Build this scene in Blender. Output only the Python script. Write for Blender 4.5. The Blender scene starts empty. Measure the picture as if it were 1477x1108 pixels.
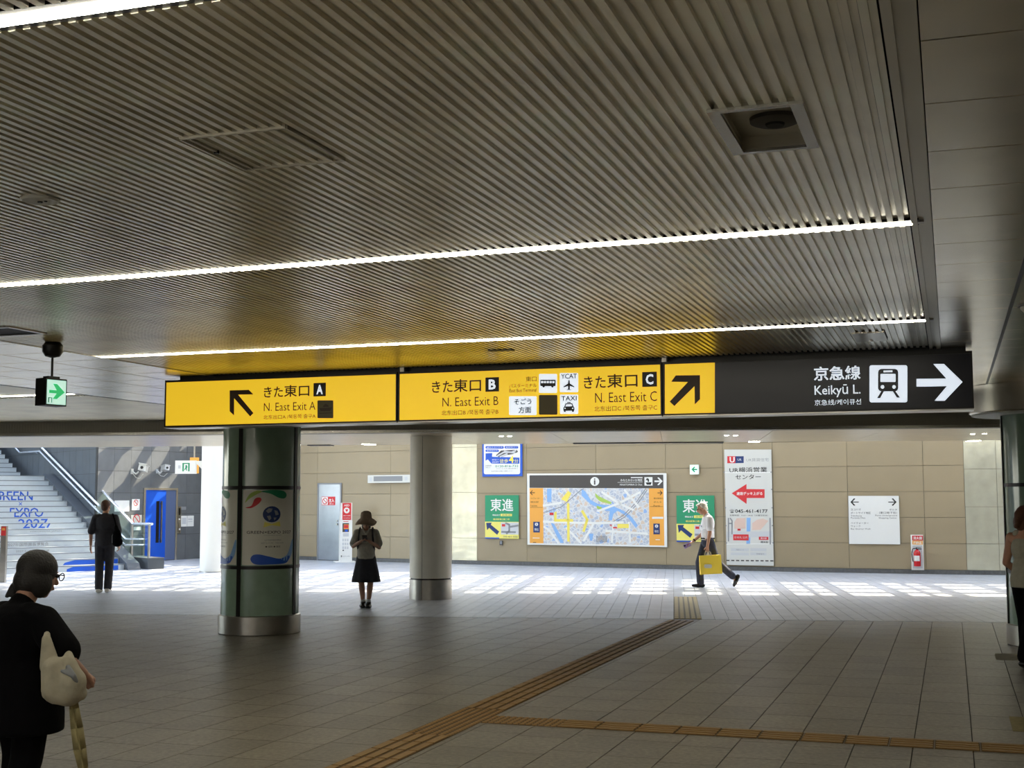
import bpy, bmesh, math, random
from mathutils import Vector, Matrix
random.seed(7)
SC = bpy.context.scene
COL = SC.collection
PI = math.pi
# ------------------------------------------------------------------ camera
F = 1850.0; W0, H0 = 1477.0, 1108.0; HC = 1.7
PITCH = math.atan(167.0/F)
cam_d = bpy.data.cameras.new('camera'); cam = bpy.data.objects.new('camera', cam_d); COL.objects.link(cam)
cam_d.sensor_width = 36.0; cam_d.sensor_fit = 'HORIZONTAL'; cam_d.lens = 36.0*F/W0
cam_d.clip_start = 0.05; cam_d.clip_end = 400
CAMROT = Matrix.Rotation(PI/2+PITCH, 3, 'X') @ Matrix.Rotation(math.radians(-0.12), 3, 'Z')
cam.matrix_world = Matrix.Translation((0, 0, HC)) @ CAMROT.to_4x4()
SC.camera = cam
# ------------------------------------------------------------------ view, sky, sun
SC.view_settings.view_transform = 'Standard'; SC.view_settings.look = 'None'
SC.view_settings.exposure = 0.0; SC.view_settings.gamma = 1.0
SC.view_settings.use_curve_mapping = False
SUNV = Vector((0.527, 0.463, 0.735)).normalized()
world = bpy.data.worlds.new('sky'); SC.world = world; world.use_nodes = True
nt = world.node_tree; bg = nt.nodes['Background']
sky = nt.nodes.new('ShaderNodeTexSky'); sky.sky_type = 'NISHITA'; sky.sun_disc = False
sky.sun_elevation = math.asin(SUNV.z); sky.sun_rotation = math.atan2(SUNV.x, SUNV.y)
sky.air_density = 1.0; sky.dust_density = 1.5; sky.ozone_density = 1.0
hs0 = nt.nodes.new('ShaderNodeHueSaturation'); hs0.inputs['Saturation'].default_value = .72; nt.links.new(sky.outputs[0], hs0.inputs['Color']); nt.links.new(hs0.outputs[0], bg.inputs[0]); bg.inputs[1].default_value = 1.75
sl = bpy.data.lights.new('sun', 'SUN'); sl.energy = 15.5; sl.angle = math.radians(0.53); sl.color = (1.0, 0.89, 0.70)
so = bpy.data.objects.new('sun', sl); COL.objects.link(so); so.location = (8, 30, 20)
so.rotation_euler = (-SUNV).to_track_quat('-Z', 'Y').to_euler()
SC.cycles.max_bounces = 8; SC.cycles.diffuse_bounces = 5; SC.cycles.glossy_bounces = 4
SC.cycles.transmission_bounces = 4; SC.cycles.transparent_max_bounces = 8
SC.cycles.sample_clamp_indirect = 8.0; SC.cycles.use_denoising = True
# ------------------------------------------------------------------ measuring helpers
def ray(px, py):
    return (CAMROT @ Vector(((px-W0/2)/F, -(py-H0/2)/F, -1.0))).normalized()
CAM = Vector((0, 0, HC))
def onz(px, py, z=0.0):
    d = ray(px, py); t = (z-HC)/d.z
    return CAM + d*t
def ondist(px, py, Y):
    d = ray(px, py); return CAM + d*(Y/d.y)
class Plane:
    """vertical plane through two ground points; local x along it (to the right), z up, y away from the viewer"""
    def __init__(s, a, b, off=0.0):
        a = Vector((a[0], a[1])); b = Vector((b[0], b[1])); t = (b-a).normalized()
        s.t = t; s.n = Vector((t.y, -t.x))            # towards the viewer
        s.o = a + s.n*off; s.rz = math.atan2(t.y, t.x)
    def p(s, px, py):
        d = ray(px, py); d2 = Vector((d.x, d.y)); c2 = Vector((0, 0))
        k = (s.o-c2).dot(s.n)/d2.dot(s.n); w = CAM + d*k
        return ((Vector((w.x, w.y))-s.o).dot(s.t), w.z)
    def loc(s, z=0): return (s.o.x, s.o.y, z)
# ------------------------------------------------------------------ materials
def lin(c):
    return tuple(((v/255)/12.92 if v/255 <= 0.04045 else ((v/255+0.055)/1.055)**2.4) for v in c)
def mat(name, rgb, rough=0.6, metal=0.0, emit=0.0, noise=0.0, nscale=8.0, bump=0.0, bscale=60.0, rnd=0.0, aniso=0.0, spec=0.5, detail=6):
    m = bpy.data.materials.new(name); m.use_nodes = True; t = m.node_tree; b = t.nodes['Principled BSDF']
    c = lin(rgb)+(1,)
    b.inputs['Base Color'].default_value = c; b.inputs['Roughness'].default_value = rough
    b.inputs['Metallic'].default_value = metal; b.inputs['Specular IOR Level'].default_value = spec
    if aniso: b.inputs['Anisotropic'].default_value = aniso
    if emit:
        b.inputs['Emission Color'].default_value = c; b.inputs['Emission Strength'].default_value = emit
    tc = t.nodes.new('ShaderNodeTexCoord')
    if noise or rnd:
        n = t.nodes.new('ShaderNodeTexNoise'); n.inputs['Scale'].default_value = nscale; n.inputs['Detail'].default_value = detail
        t.links.new(tc.outputs['Object'], n.inputs['Vector'])
        hsv = t.nodes.new('ShaderNodeHueSaturation'); hsv.inputs['Color'].default_value = c
        mr = t.nodes.new('ShaderNodeMapRange'); mr.inputs[1].default_value = .3; mr.inputs[2].default_value = .7
        mr.inputs[3].default_value = 1-noise; mr.inputs[4].default_value = 1+noise
        t.links.new(n.outputs[0], mr.inputs[0])
        if rnd:
            oi = t.nodes.new('ShaderNodeObjectInfo'); m2 = t.nodes.new('ShaderNodeMapRange')
            m2.inputs[3].default_value = 1-rnd; m2.inputs[4].default_value = 1+rnd
            t.links.new(oi.outputs['Random'], m2.inputs[0])
            mu = t.nodes.new('ShaderNodeMath'); mu.operation = 'MULTIPLY'
            t.links.new(mr.outputs[0], mu.inputs[0]); t.links.new(m2.outputs[0], mu.inputs[1]); t.links.new(mu.outputs[0], hsv.inputs['Value'])
        else:
            t.links.new(mr.outputs[0], hsv.inputs['Value'])
        t.links.new(hsv.outputs[0], b.inputs['Base Color'])
    if bump:
        n2 = t.nodes.new('ShaderNodeTexNoise'); n2.inputs['Scale'].default_value = bscale; n2.inputs['Detail'].default_value = 3
        t.links.new(tc.outputs['Object'], n2.inputs['Vector'])
        bp = t.nodes.new('ShaderNodeBump'); bp.inputs['Strength'].default_value = bump; bp.inputs['Distance'].default_value = 0.01
        t.links.new(n2.outputs[0], bp.inputs['Height']); t.links.new(bp.outputs[0], b.inputs['Normal'])
    return m
def stone_mat(name, rgb, rough, rnd, spot=0.5, world=False):
    """granite: cloudy tone, pale and dark flecks"""
    m = bpy.data.materials.new(name); m.use_nodes = True; t = m.node_tree; b = t.nodes['Principled BSDF']
    b.inputs['Roughness'].default_value = rough
    g = t.nodes.new('ShaderNodeNewGeometry'); pos = g.outputs['Position']
    def noise(sc, det, rng, lo, hi):
        n = t.nodes.new('ShaderNodeTexNoise'); n.inputs['Scale'].default_value = sc; n.inputs['Detail'].default_value = det
        t.links.new(pos, n.inputs['Vector']); r = t.nodes.new('ShaderNodeMapRange')
        r.inputs[1].default_value, r.inputs[2].default_value = rng; r.inputs[3].default_value = lo; r.inputs[4].default_value = hi
        t.links.new(n.outputs[0], r.inputs[0]); return r.outputs[0]
    def mul(a, c):
        k = t.nodes.new('ShaderNodeMath'); k.operation = 'MULTIPLY'; t.links.new(a, k.inputs[0]); t.links.new(c, k.inputs[1]); return k.outputs[0]
    v = mul(noise(2.2, 4, (.3, .7), .88, 1.12), noise(26, 5, (.25, .75), 1-.5*spot, 1+.5*spot))
    v = mul(v, noise(60, 2, (.62, .74), 1.0, 1.0+spot))
    if rnd:
        oi = t.nodes.new('ShaderNodeObjectInfo'); m2 = t.nodes.new('ShaderNodeMapRange')
        m2.inputs[3].default_value = 1-rnd; m2.inputs[4].default_value = 1+rnd
        t.links.new(oi.outputs['Random'], m2.inputs[0]); v = mul(v, m2.outputs[0])
    hsv = t.nodes.new('ShaderNodeHueSaturation'); hsv.inputs['Color'].default_value = lin(rgb)+(1,)
    t.links.new(v, hsv.inputs['Value']); t.links.new(hsv.outputs[0], b.inputs['Base Color'])
    return m
def steel_mat(name, rgb, rough, scale=1.0, wave=0.35, metal=1.0):
    """satin metal sheet with cloudy roughness and soft waves"""
    m = mat(name, rgb, rough, metal, noise=.08, nscale=3*scale)
    t = m.node_tree; b = t.nodes['Principled BSDF']; tc = t.nodes.new('ShaderNodeTexCoord')
    n = t.nodes.new('ShaderNodeTexNoise'); n.inputs['Scale'].default_value = 1.6*scale; n.inputs['Detail'].default_value = 2
    t.links.new(tc.outputs['Object'], n.inputs['Vector'])
    bp = t.nodes.new('ShaderNodeBump'); bp.inputs['Strength'].default_value = wave; bp.inputs['Distance'].default_value = .03
    t.links.new(n.outputs[0], bp.inputs['Height']); t.links.new(bp.outputs[0], b.inputs['Normal'])
    return m
M = {}
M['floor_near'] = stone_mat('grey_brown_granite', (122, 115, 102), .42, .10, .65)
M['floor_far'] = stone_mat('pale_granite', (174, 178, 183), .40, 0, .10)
M['grout'] = mat('dark_grout', (52, 50, 46), .9)
M['grout2'] = mat('grey_grout', (92, 92, 92), .9)
M['slat'] = mat('satin_aluminium', (250, 244, 226), .30, .85, noise=.10, nscale=2.2, rnd=.05)
M['cpanel'] = steel_mat('ceiling_sheet_metal', (248, 240, 222), .27, 1.2, .10, .85)
M['cback'] = mat('shade_dark_backing', (26, 24, 20), .9)  # backing coloured near black as painted shade between the slats
M['trimmetal'] = mat('grey_trim_metal', (214, 208, 190), .35, .6)
M['fascia'] = mat('ribbed_dark_metal', (158, 154, 140), .5, .0)
M['steelstrip'] = mat('bright_steel_edge', (205, 202, 192), .25, .9)
M['soffit'] = steel_mat('soffit_sheet', (196, 182, 154), .28, 1.0, .08, .6)
M['wall'] = mat('beige_porcelain_panel', (154, 139, 110), .42, noise=.03, nscale=1.5, rnd=.03)
M['walljoint'] = mat('wall_joint_grey', (120, 112, 96), .8)
M['base'] = mat('dark_granite_base', (92, 92, 90), .5, noise=.2, nscale=20)
M['glaze'] = steel_mat('polished_panel', (206, 202, 178), .18, 1.2, .5, .35)
M['plaster'] = mat('plain_plaster', (150, 145, 135), .8, noise=.05)
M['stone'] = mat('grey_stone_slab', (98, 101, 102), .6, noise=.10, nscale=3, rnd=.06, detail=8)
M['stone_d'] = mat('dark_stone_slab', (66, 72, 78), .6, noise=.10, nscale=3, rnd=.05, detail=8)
M['frame'] = mat('black_frame', (22, 21, 19), .4, .3)
M['black'] = mat('matt_black', (14, 14, 14), .6)
M['white'] = mat('white_paint', (228, 228, 222), .5)
M['offwhite'] = mat('off_white_paint', (206, 206, 198), .5)
M['tube'] = mat('lamp_diffuser', (255, 250, 232), .5, emit=32.0)
M['yellow_lit'] = mat('backlit_yellow', (232, 190, 42), .35, emit=.80, spec=.3)
M['white_lit'] = mat('backlit_white', (222, 232, 244), .35, emit=.85, spec=.3)
M['navy_lit'] = mat('black_navy_face', (12, 14, 30), .3, spec=.4)
M['ink'] = mat('dark_brown_ink', (52, 30, 8), .5)
M['inkblack'] = mat('black_ink', (22, 20, 18), .5)
M['olive'] = mat('olive_blank', (78, 66, 18), .5)
M['ship'] = mat('grey_mask', (84, 76, 44), .5)
M['green_lit'] = mat('backlit_green', (40, 190, 110), .4, emit=.7)
M['mint_lit'] = mat('backlit_mint_white', (196, 240, 222), .4, emit=.8)
M['concrete_col'] = steel_mat('column_cladding', (236, 231, 218), .42, .8, .04, .05)
M['steel'] = mat('brushed_steel', (176, 172, 164), .28, .95, noise=.12, nscale=6)
M['greenglass'] = mat('green_backed_glass', (134, 158, 138), .12, 0, noise=.05, spec=.8)
M['poster'] = mat('poster_paper', (216, 214, 200), .3)
M['blue'] = mat('strong_blue', (24, 84, 190), .45)
M['blue2'] = mat('blue_door_paint', (20, 84, 196), .35)
M['bluegrey'] = mat('blue_grey_panel', (96, 112, 148), .35, .3)
M['red'] = mat('red_print', (206, 44, 48), .5)
M['redext'] = mat('red_enamel', (196, 24, 30), .25)
M['green'] = mat('green_print', (36, 142, 98), .5)
M['paleyellow'] = mat('pale_yellow_print', (232, 222, 110), .5)
M['yellow'] = mat('yellow_print', (255, 226, 80), .5)
M['orange'] = mat('orange_print', (232, 164, 66), .5)
M['charcoal'] = mat('charcoal_print', (72, 68, 64), .5)
M['grey'] = mat('mid_grey', (136, 138, 140), .5)
M['dkblue'] = mat('navy_print', (24, 50, 104), .5)
M['ltgrey'] = mat('light_grey_print', (196, 198, 198), .5)
M['water'] = mat('map_water_blue', (134, 176, 222), .5)
M['mapyellow'] = mat('map_street_yellow', (238, 220, 96), .5)
M['mapgreen'] = mat('map_park_green', (168, 196, 92), .5)
M['mappink'] = mat('map_block_pink', (214, 186, 170), .5)
M['mapbase'] = mat('map_block_grey', (192, 196, 204), .5)
M['tactile'] = mat('ochre_tactile', (150, 116, 66), .6, noise=.10, nscale=14)
M['groove'] = mat('darker_ochre_groove', (96, 74, 42), .8); M['groove_pale'] = mat('darker_pale_groove', (158, 150, 126), .8)  # tile base coloured darker than the ribs so that they stand out
M['tactile_pale'] = mat('pale_tactile', (206, 190, 140), .6, noise=.06)
M['stepriser'] = mat('step_metal', (206, 214, 218), .3, .55, noise=.03)
M['tread'] = mat('step_tread', (128, 134, 138), .6)
M['rail'] = mat('bright_rail', (226, 234, 244), .25, .7)
M['skin'] = mat('skin', (196, 146, 118), .55)
M['skin2'] = mat('skin_shade', (178, 134, 112), .55)
M['hairgrey'] = mat('white_hair', (226, 220, 206), .7, noise=.15, nscale=60, bump=.6, bscale=90)
M['hairdark'] = mat('dark_hair', (26, 22, 20), .55, noise=.2, nscale=60, bump=.5, bscale=90)
M['hairbrown'] = mat('brown_hair', (92, 60, 44), .6, noise=.2, nscale=60, bump=.5, bscale=90)
M['shirtwhite'] = mat('white_shirt', (236, 236, 240), .8, noise=.04, nscale=18, bump=.5, bscale=14)
M['black_cloth'] = mat('black_cloth', (58, 58, 64), .9, noise=.15, nscale=16, bump=.8, bscale=16)
M['black_knit'] = mat('black_knit', (9, 9, 11), .95, noise=.15, nscale=16, bump=.6, bscale=20, spec=.12)
M['navy_cloth'] = mat('navy_trousers', (46, 50, 66), .85, noise=.15, nscale=16, bump=.6, bscale=16)
M['grey_cloth'] = mat('grey_vest', (176, 173, 164), .9, noise=.12, nscale=30, bump=.7, bscale=18)
M['skirt'] = mat('dark_skirt', (54, 54, 62), .9, noise=.12, nscale=20, bump=.6, bscale=16)
M['hat'] = mat('brown_hat_cloth', (148, 126, 106), .9, noise=.12, nscale=40, bump=.5, bscale=40)
M['cream'] = mat('cream_canvas', (176, 168, 146), .9, noise=.12, nscale=14, bump=1, bscale=10)
M['beigecloth'] = mat('pale_top', (170, 166, 148), .9, noise=.10, nscale=20, bump=.5, bscale=16)
M['umb'] = mat('khaki_umbrella', (142, 130, 88), .8, noise=.2, nscale=22)
M['lilac'] = mat('lilac_phone_case', (172, 150, 210), .4)
M['shoe'] = mat('black_leather', (20, 20, 20), .25)
def map_mat():
    m = bpy.data.materials.new('city_map_print'); m.use_nodes = True; t = m.node_tree; b = t.nodes['Principled BSDF']; b.inputs['Roughness'].default_value = .4
    tc = t.nodes.new('ShaderNodeTexCoord'); mp = t.nodes.new('ShaderNodeMapping'); mp.inputs['Rotation'].default_value = (0, .5, 0); t.links.new(tc.outputs['Object'], mp.inputs[0])
    v = t.nodes.new('ShaderNodeTexVoronoi'); v.inputs['Scale'].default_value = 10.5; v.inputs['Randomness'].default_value = .75; t.links.new(mp.outputs[0], v.inputs['Vector'])
    e = t.nodes.new('ShaderNodeTexVoronoi'); e.feature = 'DISTANCE_TO_EDGE'; e.inputs['Scale'].default_value = 10.5; e.inputs['Randomness'].default_value = .75; t.links.new(mp.outputs[0], e.inputs['Vector'])
    sp = t.nodes.new('ShaderNodeSeparateColor'); t.links.new(v.outputs['Color'], sp.inputs[0])
    r = t.nodes.new('ShaderNodeValToRGB'); r.color_ramp.interpolation = 'CONSTANT'; t.links.new(sp.outputs[0], r.inputs[0])
    r.color_ramp.elements[0].color = lin((178, 184, 196))+(1,); r.color_ramp.elements[1].position = .3; r.color_ramp.elements[1].color = lin((200, 200, 200))+(1,)
    for p_, c_ in ((.55, (206, 188, 168)), (.72, (176, 184, 196)), (.86, (214, 196, 178)), (.94, (150, 178, 216))): q = r.color_ramp.elements.new(p_); q.color = lin(c_)+(1,)
    s2 = t.nodes.new('ShaderNodeMath'); s2.operation = 'LESS_THAN'; s2.inputs[1].default_value = .075; t.links.new(e.outputs[0], s2.inputs[0])
    mx = t.nodes.new('ShaderNodeMix'); mx.data_type = 'RGBA'; t.links.new(s2.outputs[0], mx.inputs[0]); t.links.new(r.outputs[0], mx.inputs[6]); mx.inputs[7].default_value = lin((212, 214, 214))+(1,)
    t.links.new(mx.outputs[2], b.inputs['Base Color']); return m
M['mapprint'] = map_mat()
def glass_mat():
    m = bpy.data.materials.new('clear_green_glass'); m.use_nodes = True; t = m.node_tree
    for n in list(t.nodes):
        if n.type != 'OUTPUT_MATERIAL': t.nodes.remove(n)
    o = t.nodes['Material Output']; tr = t.nodes.new('ShaderNodeBsdfTransparent'); tr.inputs[0].default_value = (.84, .93, .90, 1)
    gl = t.nodes.new('ShaderNodeBsdfGlossy'); gl.inputs['Roughness'].default_value = .04
    mx = t.nodes.new('ShaderNodeMixShader'); mx.inputs[0].default_value = .10
    _ = 0; t.links.new(tr.outputs[0], mx.inputs[1]); t.links.new(gl.outputs[0], mx.inputs[2]); t.links.new(mx.outputs[0], o.inputs[0])
    return m
M['glass'] = glass_mat()
# ------------------------------------------------------------------ mesh helpers
class MB:
    def __init__(s): s.v = []; s.f = []
    def box(s, x0, x1, y0, y1, z0, z1):
        n = len(s.v)
        s.v += [(x0,y0,z0),(x1,y0,z0),(x1,y1,z0),(x0,y1,z0),(x0,y0,z1),(x1,y0,z1),(x1,y1,z1),(x0,y1,z1)]
        s.f += [(n,n+3,n+2,n+1),(n+4,n+5,n+6,n+7),(n,n+1,n+5,n+4),(n+1,n+2,n+6,n+5),(n+2,n+3,n+7,n+6),(n+3,n,n+4,n+7)]
        return s
    def prism(s, pts, a, b, axis='y'):
        """polygon (2D) swept from a to b; axis y: pts=(x,z); axis z: pts=(x,y); axis x: pts=(y,z)"""
        n = len(s.v); k = len(pts)
        for d in (a, b):
            for p, q in pts:
                s.v.append((p, d, q) if axis == 'y' else ((p, q, d) if axis == 'z' else (d, p, q)))
        s.f.append(tuple(range(n, n+k))); s.f.append(tuple(range(n+2*k-1, n+k-1, -1)))
        for i in range(k):
            j = (i+1) % k; s.f.append((n+i, n+k+i, n+k+j, n+j))
        return s
    def tube(s, p0, p1, r0, r1=None, n=10, caps=True):
        r1 = r0 if r1 is None else r1
        p0 = Vector(p0); p1 = Vector(p1); d = (p1-p0)
        if d.length < 1e-6: return s
        q = d.to_track_quat('Z', 'Y'); b = len(s.v)
        for p, r in ((p0, r0), (p1, r1)):
            for i in range(n):
                a = 2*PI*i/n; s.v.append(tuple(p + q @ Vector((r*math.cos(a), r*math.sin(a), 0))))
        for i in range(n):
            j = (i+1) % n; s.f.append((b+i, b+j, b+n+j, b+n+i))
        if caps: s.f.append(tuple(range(b+n-1, b-1, -1))); s.f.append(tuple(range(b+n, b+2*n)))
        return s
    def path(s, pts, r, n=8):
        for a, b in zip(pts[:-1], pts[1:]): s.tube(a, b, r, r, n)
        return s
    def lathe(s, prof, n=32, a0=0.0, a1=2*PI, cx=0, cy=0, cap=True):
        """prof = [(r,z)...]"""
        b = len(s.v); full = abs(a1-a0-2*PI) < 1e-6; m = n if full else n+1
        for r, z in prof:
            for i in range(m):
                a = a0+(a1-a0)*i/n; s.v.append((cx+r*math.cos(a), cy+r*math.sin(a), z))
        for k in range(len(prof)-1):
            for i in range(n):
                j = (i+1) % m if full else i+1
                s.f.append((b+k*m+i, b+k*m+j, b+(k+1)*m+j, b+(k+1)*m+i))
        if full and cap:
            s.f.append(tuple(range(b+m-1, b-1, -1))); e = b+(len(prof)-1)*m; s.f.append(tuple(range(e, e+m)))
        return s
    def ell(s, c, r, n=14, m=9, rot=None):
        b = len(s.v); c = Vector(c)
        def put(v):
            v = Vector((v[0]*r[0], v[1]*r[1], v[2]*r[2]))
            if rot is not None: v = rot @ v
            s.v.append(tuple(c+v))
        put((0, 0, 1))
        for i in range(1, m):
            t = PI*i/m
            for j in range(n):
                a = 2*PI*j/n; put((math.sin(t)*math.cos(a), math.sin(t)*math.sin(a), math.cos(t)))
        put((0, 0, -1))
        for j in range(n): s.f.append((b, b+1+j, b+1+(j+1) % n))
        for i in range(m-2):
            for j in range(n):
                k = (j+1) % n; s.f.append((b+1+i*n+j, b+1+(i+1)*n+j, b+1+(i+1)*n+k, b+1+i*n+k))
        e = b+1+(m-1)*n
        for j in range(n): s.f.append((e, b+1+(m-2)*n+(j+1) % n, b+1+(m-2)*n+j))
        return s
    def cap(s, p0, r0, p1, r1, n=12):
        """tapered capsule"""
        p0 = Vector(p0); p1 = Vector(p1); s.ell(p0, (r0,)*3, n, 8); s.ell(p1, (r1,)*3, n, 8); s.tube(p0, p1, r0, r1, n)
        return s
    def mesh(s, name, smooth=False):
        me = bpy.data.meshes.new(name); me.from_pydata(s.v, [], s.f); me.update()
        bm = bmesh.new(); bm.from_mesh(me); bmesh.ops.recalc_face_normals(bm, faces=bm.faces); bm.to_mesh(me); bm.free()
        if smooth: me.polygons.foreach_set('use_smooth', [True]*len(me.polygons))
        return me
    def build(s, name, m, parent=None, smooth=False, loc=None, rz=None):
        return link(name, s.mesh(name, smooth), m, parent, loc, rz)
def link(name, me, m, parent=None, loc=None, rz=None):
    o = bpy.data.objects.new(name, me); COL.objects.link(o)
    if m is not None and len(me.materials) == 0: me.materials.append(m)
    if parent is not None: o.parent = parent
    if loc is not None: o.location = loc
    if rz is not None: o.rotation_euler = (0, 0, rz)
    return o
def autosmooth(o, ang=35):
    me = o.data; me.polygons.foreach_set('use_smooth', [True]*len(me.polygons))
    try: me.set_sharp_from_angle(angle=math.radians(ang))
    except Exception: pass
    return o
def thing(name, label, cat, loc=(0,0,0), rz=0.0, group=None):
    o = bpy.data.objects.new(name, None); COL.objects.link(o); o.location = loc; o.rotation_euler = (0, 0, rz)
    o.empty_display_size = .1
    o['label'] = label; o['category'] = cat
    if group: o['group'] = group
    return o
def struct(o, label=None):
    o['kind'] = 'structure'
    if label: o['label'] = label
    return o
def text_mesh(s, bold=0.0, shear=0.0, res=2):
    cu = bpy.data.curves.new('lettering', 'FONT'); cu.body = s; cu.size = 1.0; cu.offset = bold; cu.resolution_u = res; cu.shear = shear
    o = bpy.data.objects.new('lettering', cu); COL.objects.link(o)
    dg = bpy.context.evaluated_depsgraph_get(); me = bpy.data.meshes.new_from_object(o.evaluated_get(dg))
    bpy.data.objects.remove(o); bpy.data.curves.remove(cu); me.materials.clear()
    return me
def text_fit(s, x0, x1, z0, z1, y, m, parent, bold=0.0, name='lettering', keep=None):
    """lettering filling the box x0..x1, z0..z1 on the plane y of its parent"""
    me = text_mesh(s, bold)
    xs = [v.co.x for v in me.vertices]; ys = [v.co.y for v in me.vertices]
    if not xs: return None
    a, b, c, d = min(xs), max(xs), min(ys), max(ys)
    for v in me.vertices:
        X, Y = v.co.x, v.co.y
        v.co = (x0+(X-a)/(b-a)*(x1-x0), y, z0+(Y-c)/(d-c)*(z1-z0))
    me.update()
    return link(name, me, m, parent)
class Board:
    """flat artwork laid out on a vertical plane: photo measurements are turned once into metres on that plane"""
    def __init__(s, plane, parent, x0, base=0.0): s.pl = plane; s.par = parent; s.x0 = x0; s.z0 = base; s.y = 0.0
    def q(s, px, py):
        x, z = s.pl.p(px, py); return (x-s.x0, z-s.z0)
    def rect(s, name, m, x0, y0, x1, y1, off=0.001, th=0.001, par=None):
        yc = (y0+y1)/2; xc = (x0+x1)/2
        a = s.q(x0, yc)[0]; b = s.q(x1, yc)[0]; c = s.q(xc, y1)[1]; d = s.q(xc, y0)[1]
        return MB().box(a, b, -off-th, -off, c, d).build(name, m, par or s.par)
    def rects(s, name, m, rs, off=0.001, th=0.001, par=None):
        mb = MB()
        for x0, y0, x1, y1 in rs:
            yc = (y0+y1)/2; xc = (x0+x1)/2
            mb.box(s.q(x0, yc)[0], s.q(x1, yc)[0], -off-th, -off, s.q(xc, y1)[1], s.q(xc, y0)[1])
        return mb.build(name, m, par or s.par)
    def poly(s, name, m, pts, off=0.001, th=0.001, par=None):
        return MB().prism([s.q(*p) for p in pts], -off, -off-th).build(name, m, par or s.par)
    def polys(s, name, m, ps, off=0.001, th=0.001, par=None):
        mb = MB()
        for pts in ps: mb.prism([s.q(*p) for p in pts], -off, -off-th)
        return mb.build(name, m, par or s.par)
    def line(s, name, m, ls, w, off=0.001, th=0.001, par=None):
        """polylines of width w metres"""
        mb = MB()
        for pts in ls:
            L = [Vector(s.q(*p)) for p in pts]
            for a, b in zip(L[:-1], L[1:]):
                d = (b-a)
                if d.length < 1e-5: continue
                d.normalize(); n = Vector((-d.y, d.x))*w/2; e = d*w*.3
                mb.prism([tuple(a-e+n), tuple(b+e+n), tuple(b+e-n), tuple(a-e-n)], -off, -off-th)
        return mb.build(name, m, par or s.par)
    def disc(s, name, m, cx, cy, r, off=0.001, th=0.001, par=None, n=24, ry=None):
        ry = ry or r
        return s.poly(name, m, [(cx+r*math.cos(2*PI*i/n), cy+ry*math.sin(2*PI*i/n)) for i in range(n)], off, th, par)
    def ring(s, name, m, cx, cy, r, w, off=0.001, th=0.001, par=None, n=28):
        c = s.q(cx, cy); r2 = abs(s.q(cx+r, cy)[0]-c[0]); ww = r2*w/r; mb = MB()
        for i in range(n):
            a, b = 2*PI*i/n, 2*PI*(i+1)/n
            mb.prism([(c[0]+r2*math.cos(a), c[1]+r2*math.sin(a)), (c[0]+r2*math.cos(b), c[1]+r2*math.sin(b)),
                      (c[0]+(r2-ww)*math.cos(b), c[1]+(r2-ww)*math.sin(b)), (c[0]+(r2-ww)*math.cos(a), c[1]+(r2-ww)*math.sin(a))], -off, -off-th)
        return mb.build(name, m, par or s.par)
    def rrect(s, name, m, x0, y0, x1, y1, r, off=0.001, th=0.001, par=None):
        pts = []
        for cx, cy, a in ((x1-r, y0+r, -PI/2), (x1-r, y1-r, 0), (x0+r, y1-r, PI/2), (x0+r, y0+r, PI)):
            for k in range(5): pts.append((cx+r*math.cos(a+k*PI/8), cy+r*math.sin(a+k*PI/8)))
        return s.poly(name, m, pts, off, th, par)
    def text(s, t, x0, y0, x1, y1, m, off=0.0025, bold=0.0, par=None, name='lettering'):
        yc = (y0+y1)/2; xc = (x0+x1)/2
        return text_fit(t, s.q(x0, yc)[0], s.q(x1, yc)[0], s.q(xc, y1)[1], s.q(xc, y0)[1], -off, m, par or s.par, bold, name)
# ================================================================== grids
ZC = 3.03
dv = ray(1372, 719.5); TH = math.atan2(dv.x, dv.y)            # the hall grid runs along v, seen vanishing at right
gu = Vector((math.cos(TH), -math.sin(TH))); gv = Vector((math.sin(TH), math.cos(TH)))
def G(w): w2 = Vector((w.x, w.y)); return (w2.dot(gu), w2.dot(gv))
def GW(a, b, z=0.0): p = gu*a+gv*b; return Vector((p.x, p.y, z))
GRZ = -TH
dc = ray(972, 721); TC = math.atan2(dc.x, dc.y)               # the passage grid beyond
cu_ = Vector((math.cos(TC), -math.sin(TC))); cv_ = Vector((math.sin(TC), math.cos(TC)))
def Cc(w): w2 = Vector((w.x, w.y)); return (w2.dot(cu_), w2.dot(cv_))
def CW(a, b, z=0.0): p = cu_*a+cv_*b; return Vector((p.x, p.y, z))
CRZ = -TC
B_EDGE = Cc(onz(900, 892.5))[1]                                # floor border line, passage coordinate
D1 = Cc(onz(738, 857))[1]*0+20.6; D2 = 25.15; ZS = HC+(721-622.5)*D1/F
ROOFZ = 5.0
# ================================================================== floor
floor = struct(MB().box(-19, 19, -9, 48, -.30, -.012).build('floor', M['grout']), 'wide stone paved concourse floor')
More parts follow.
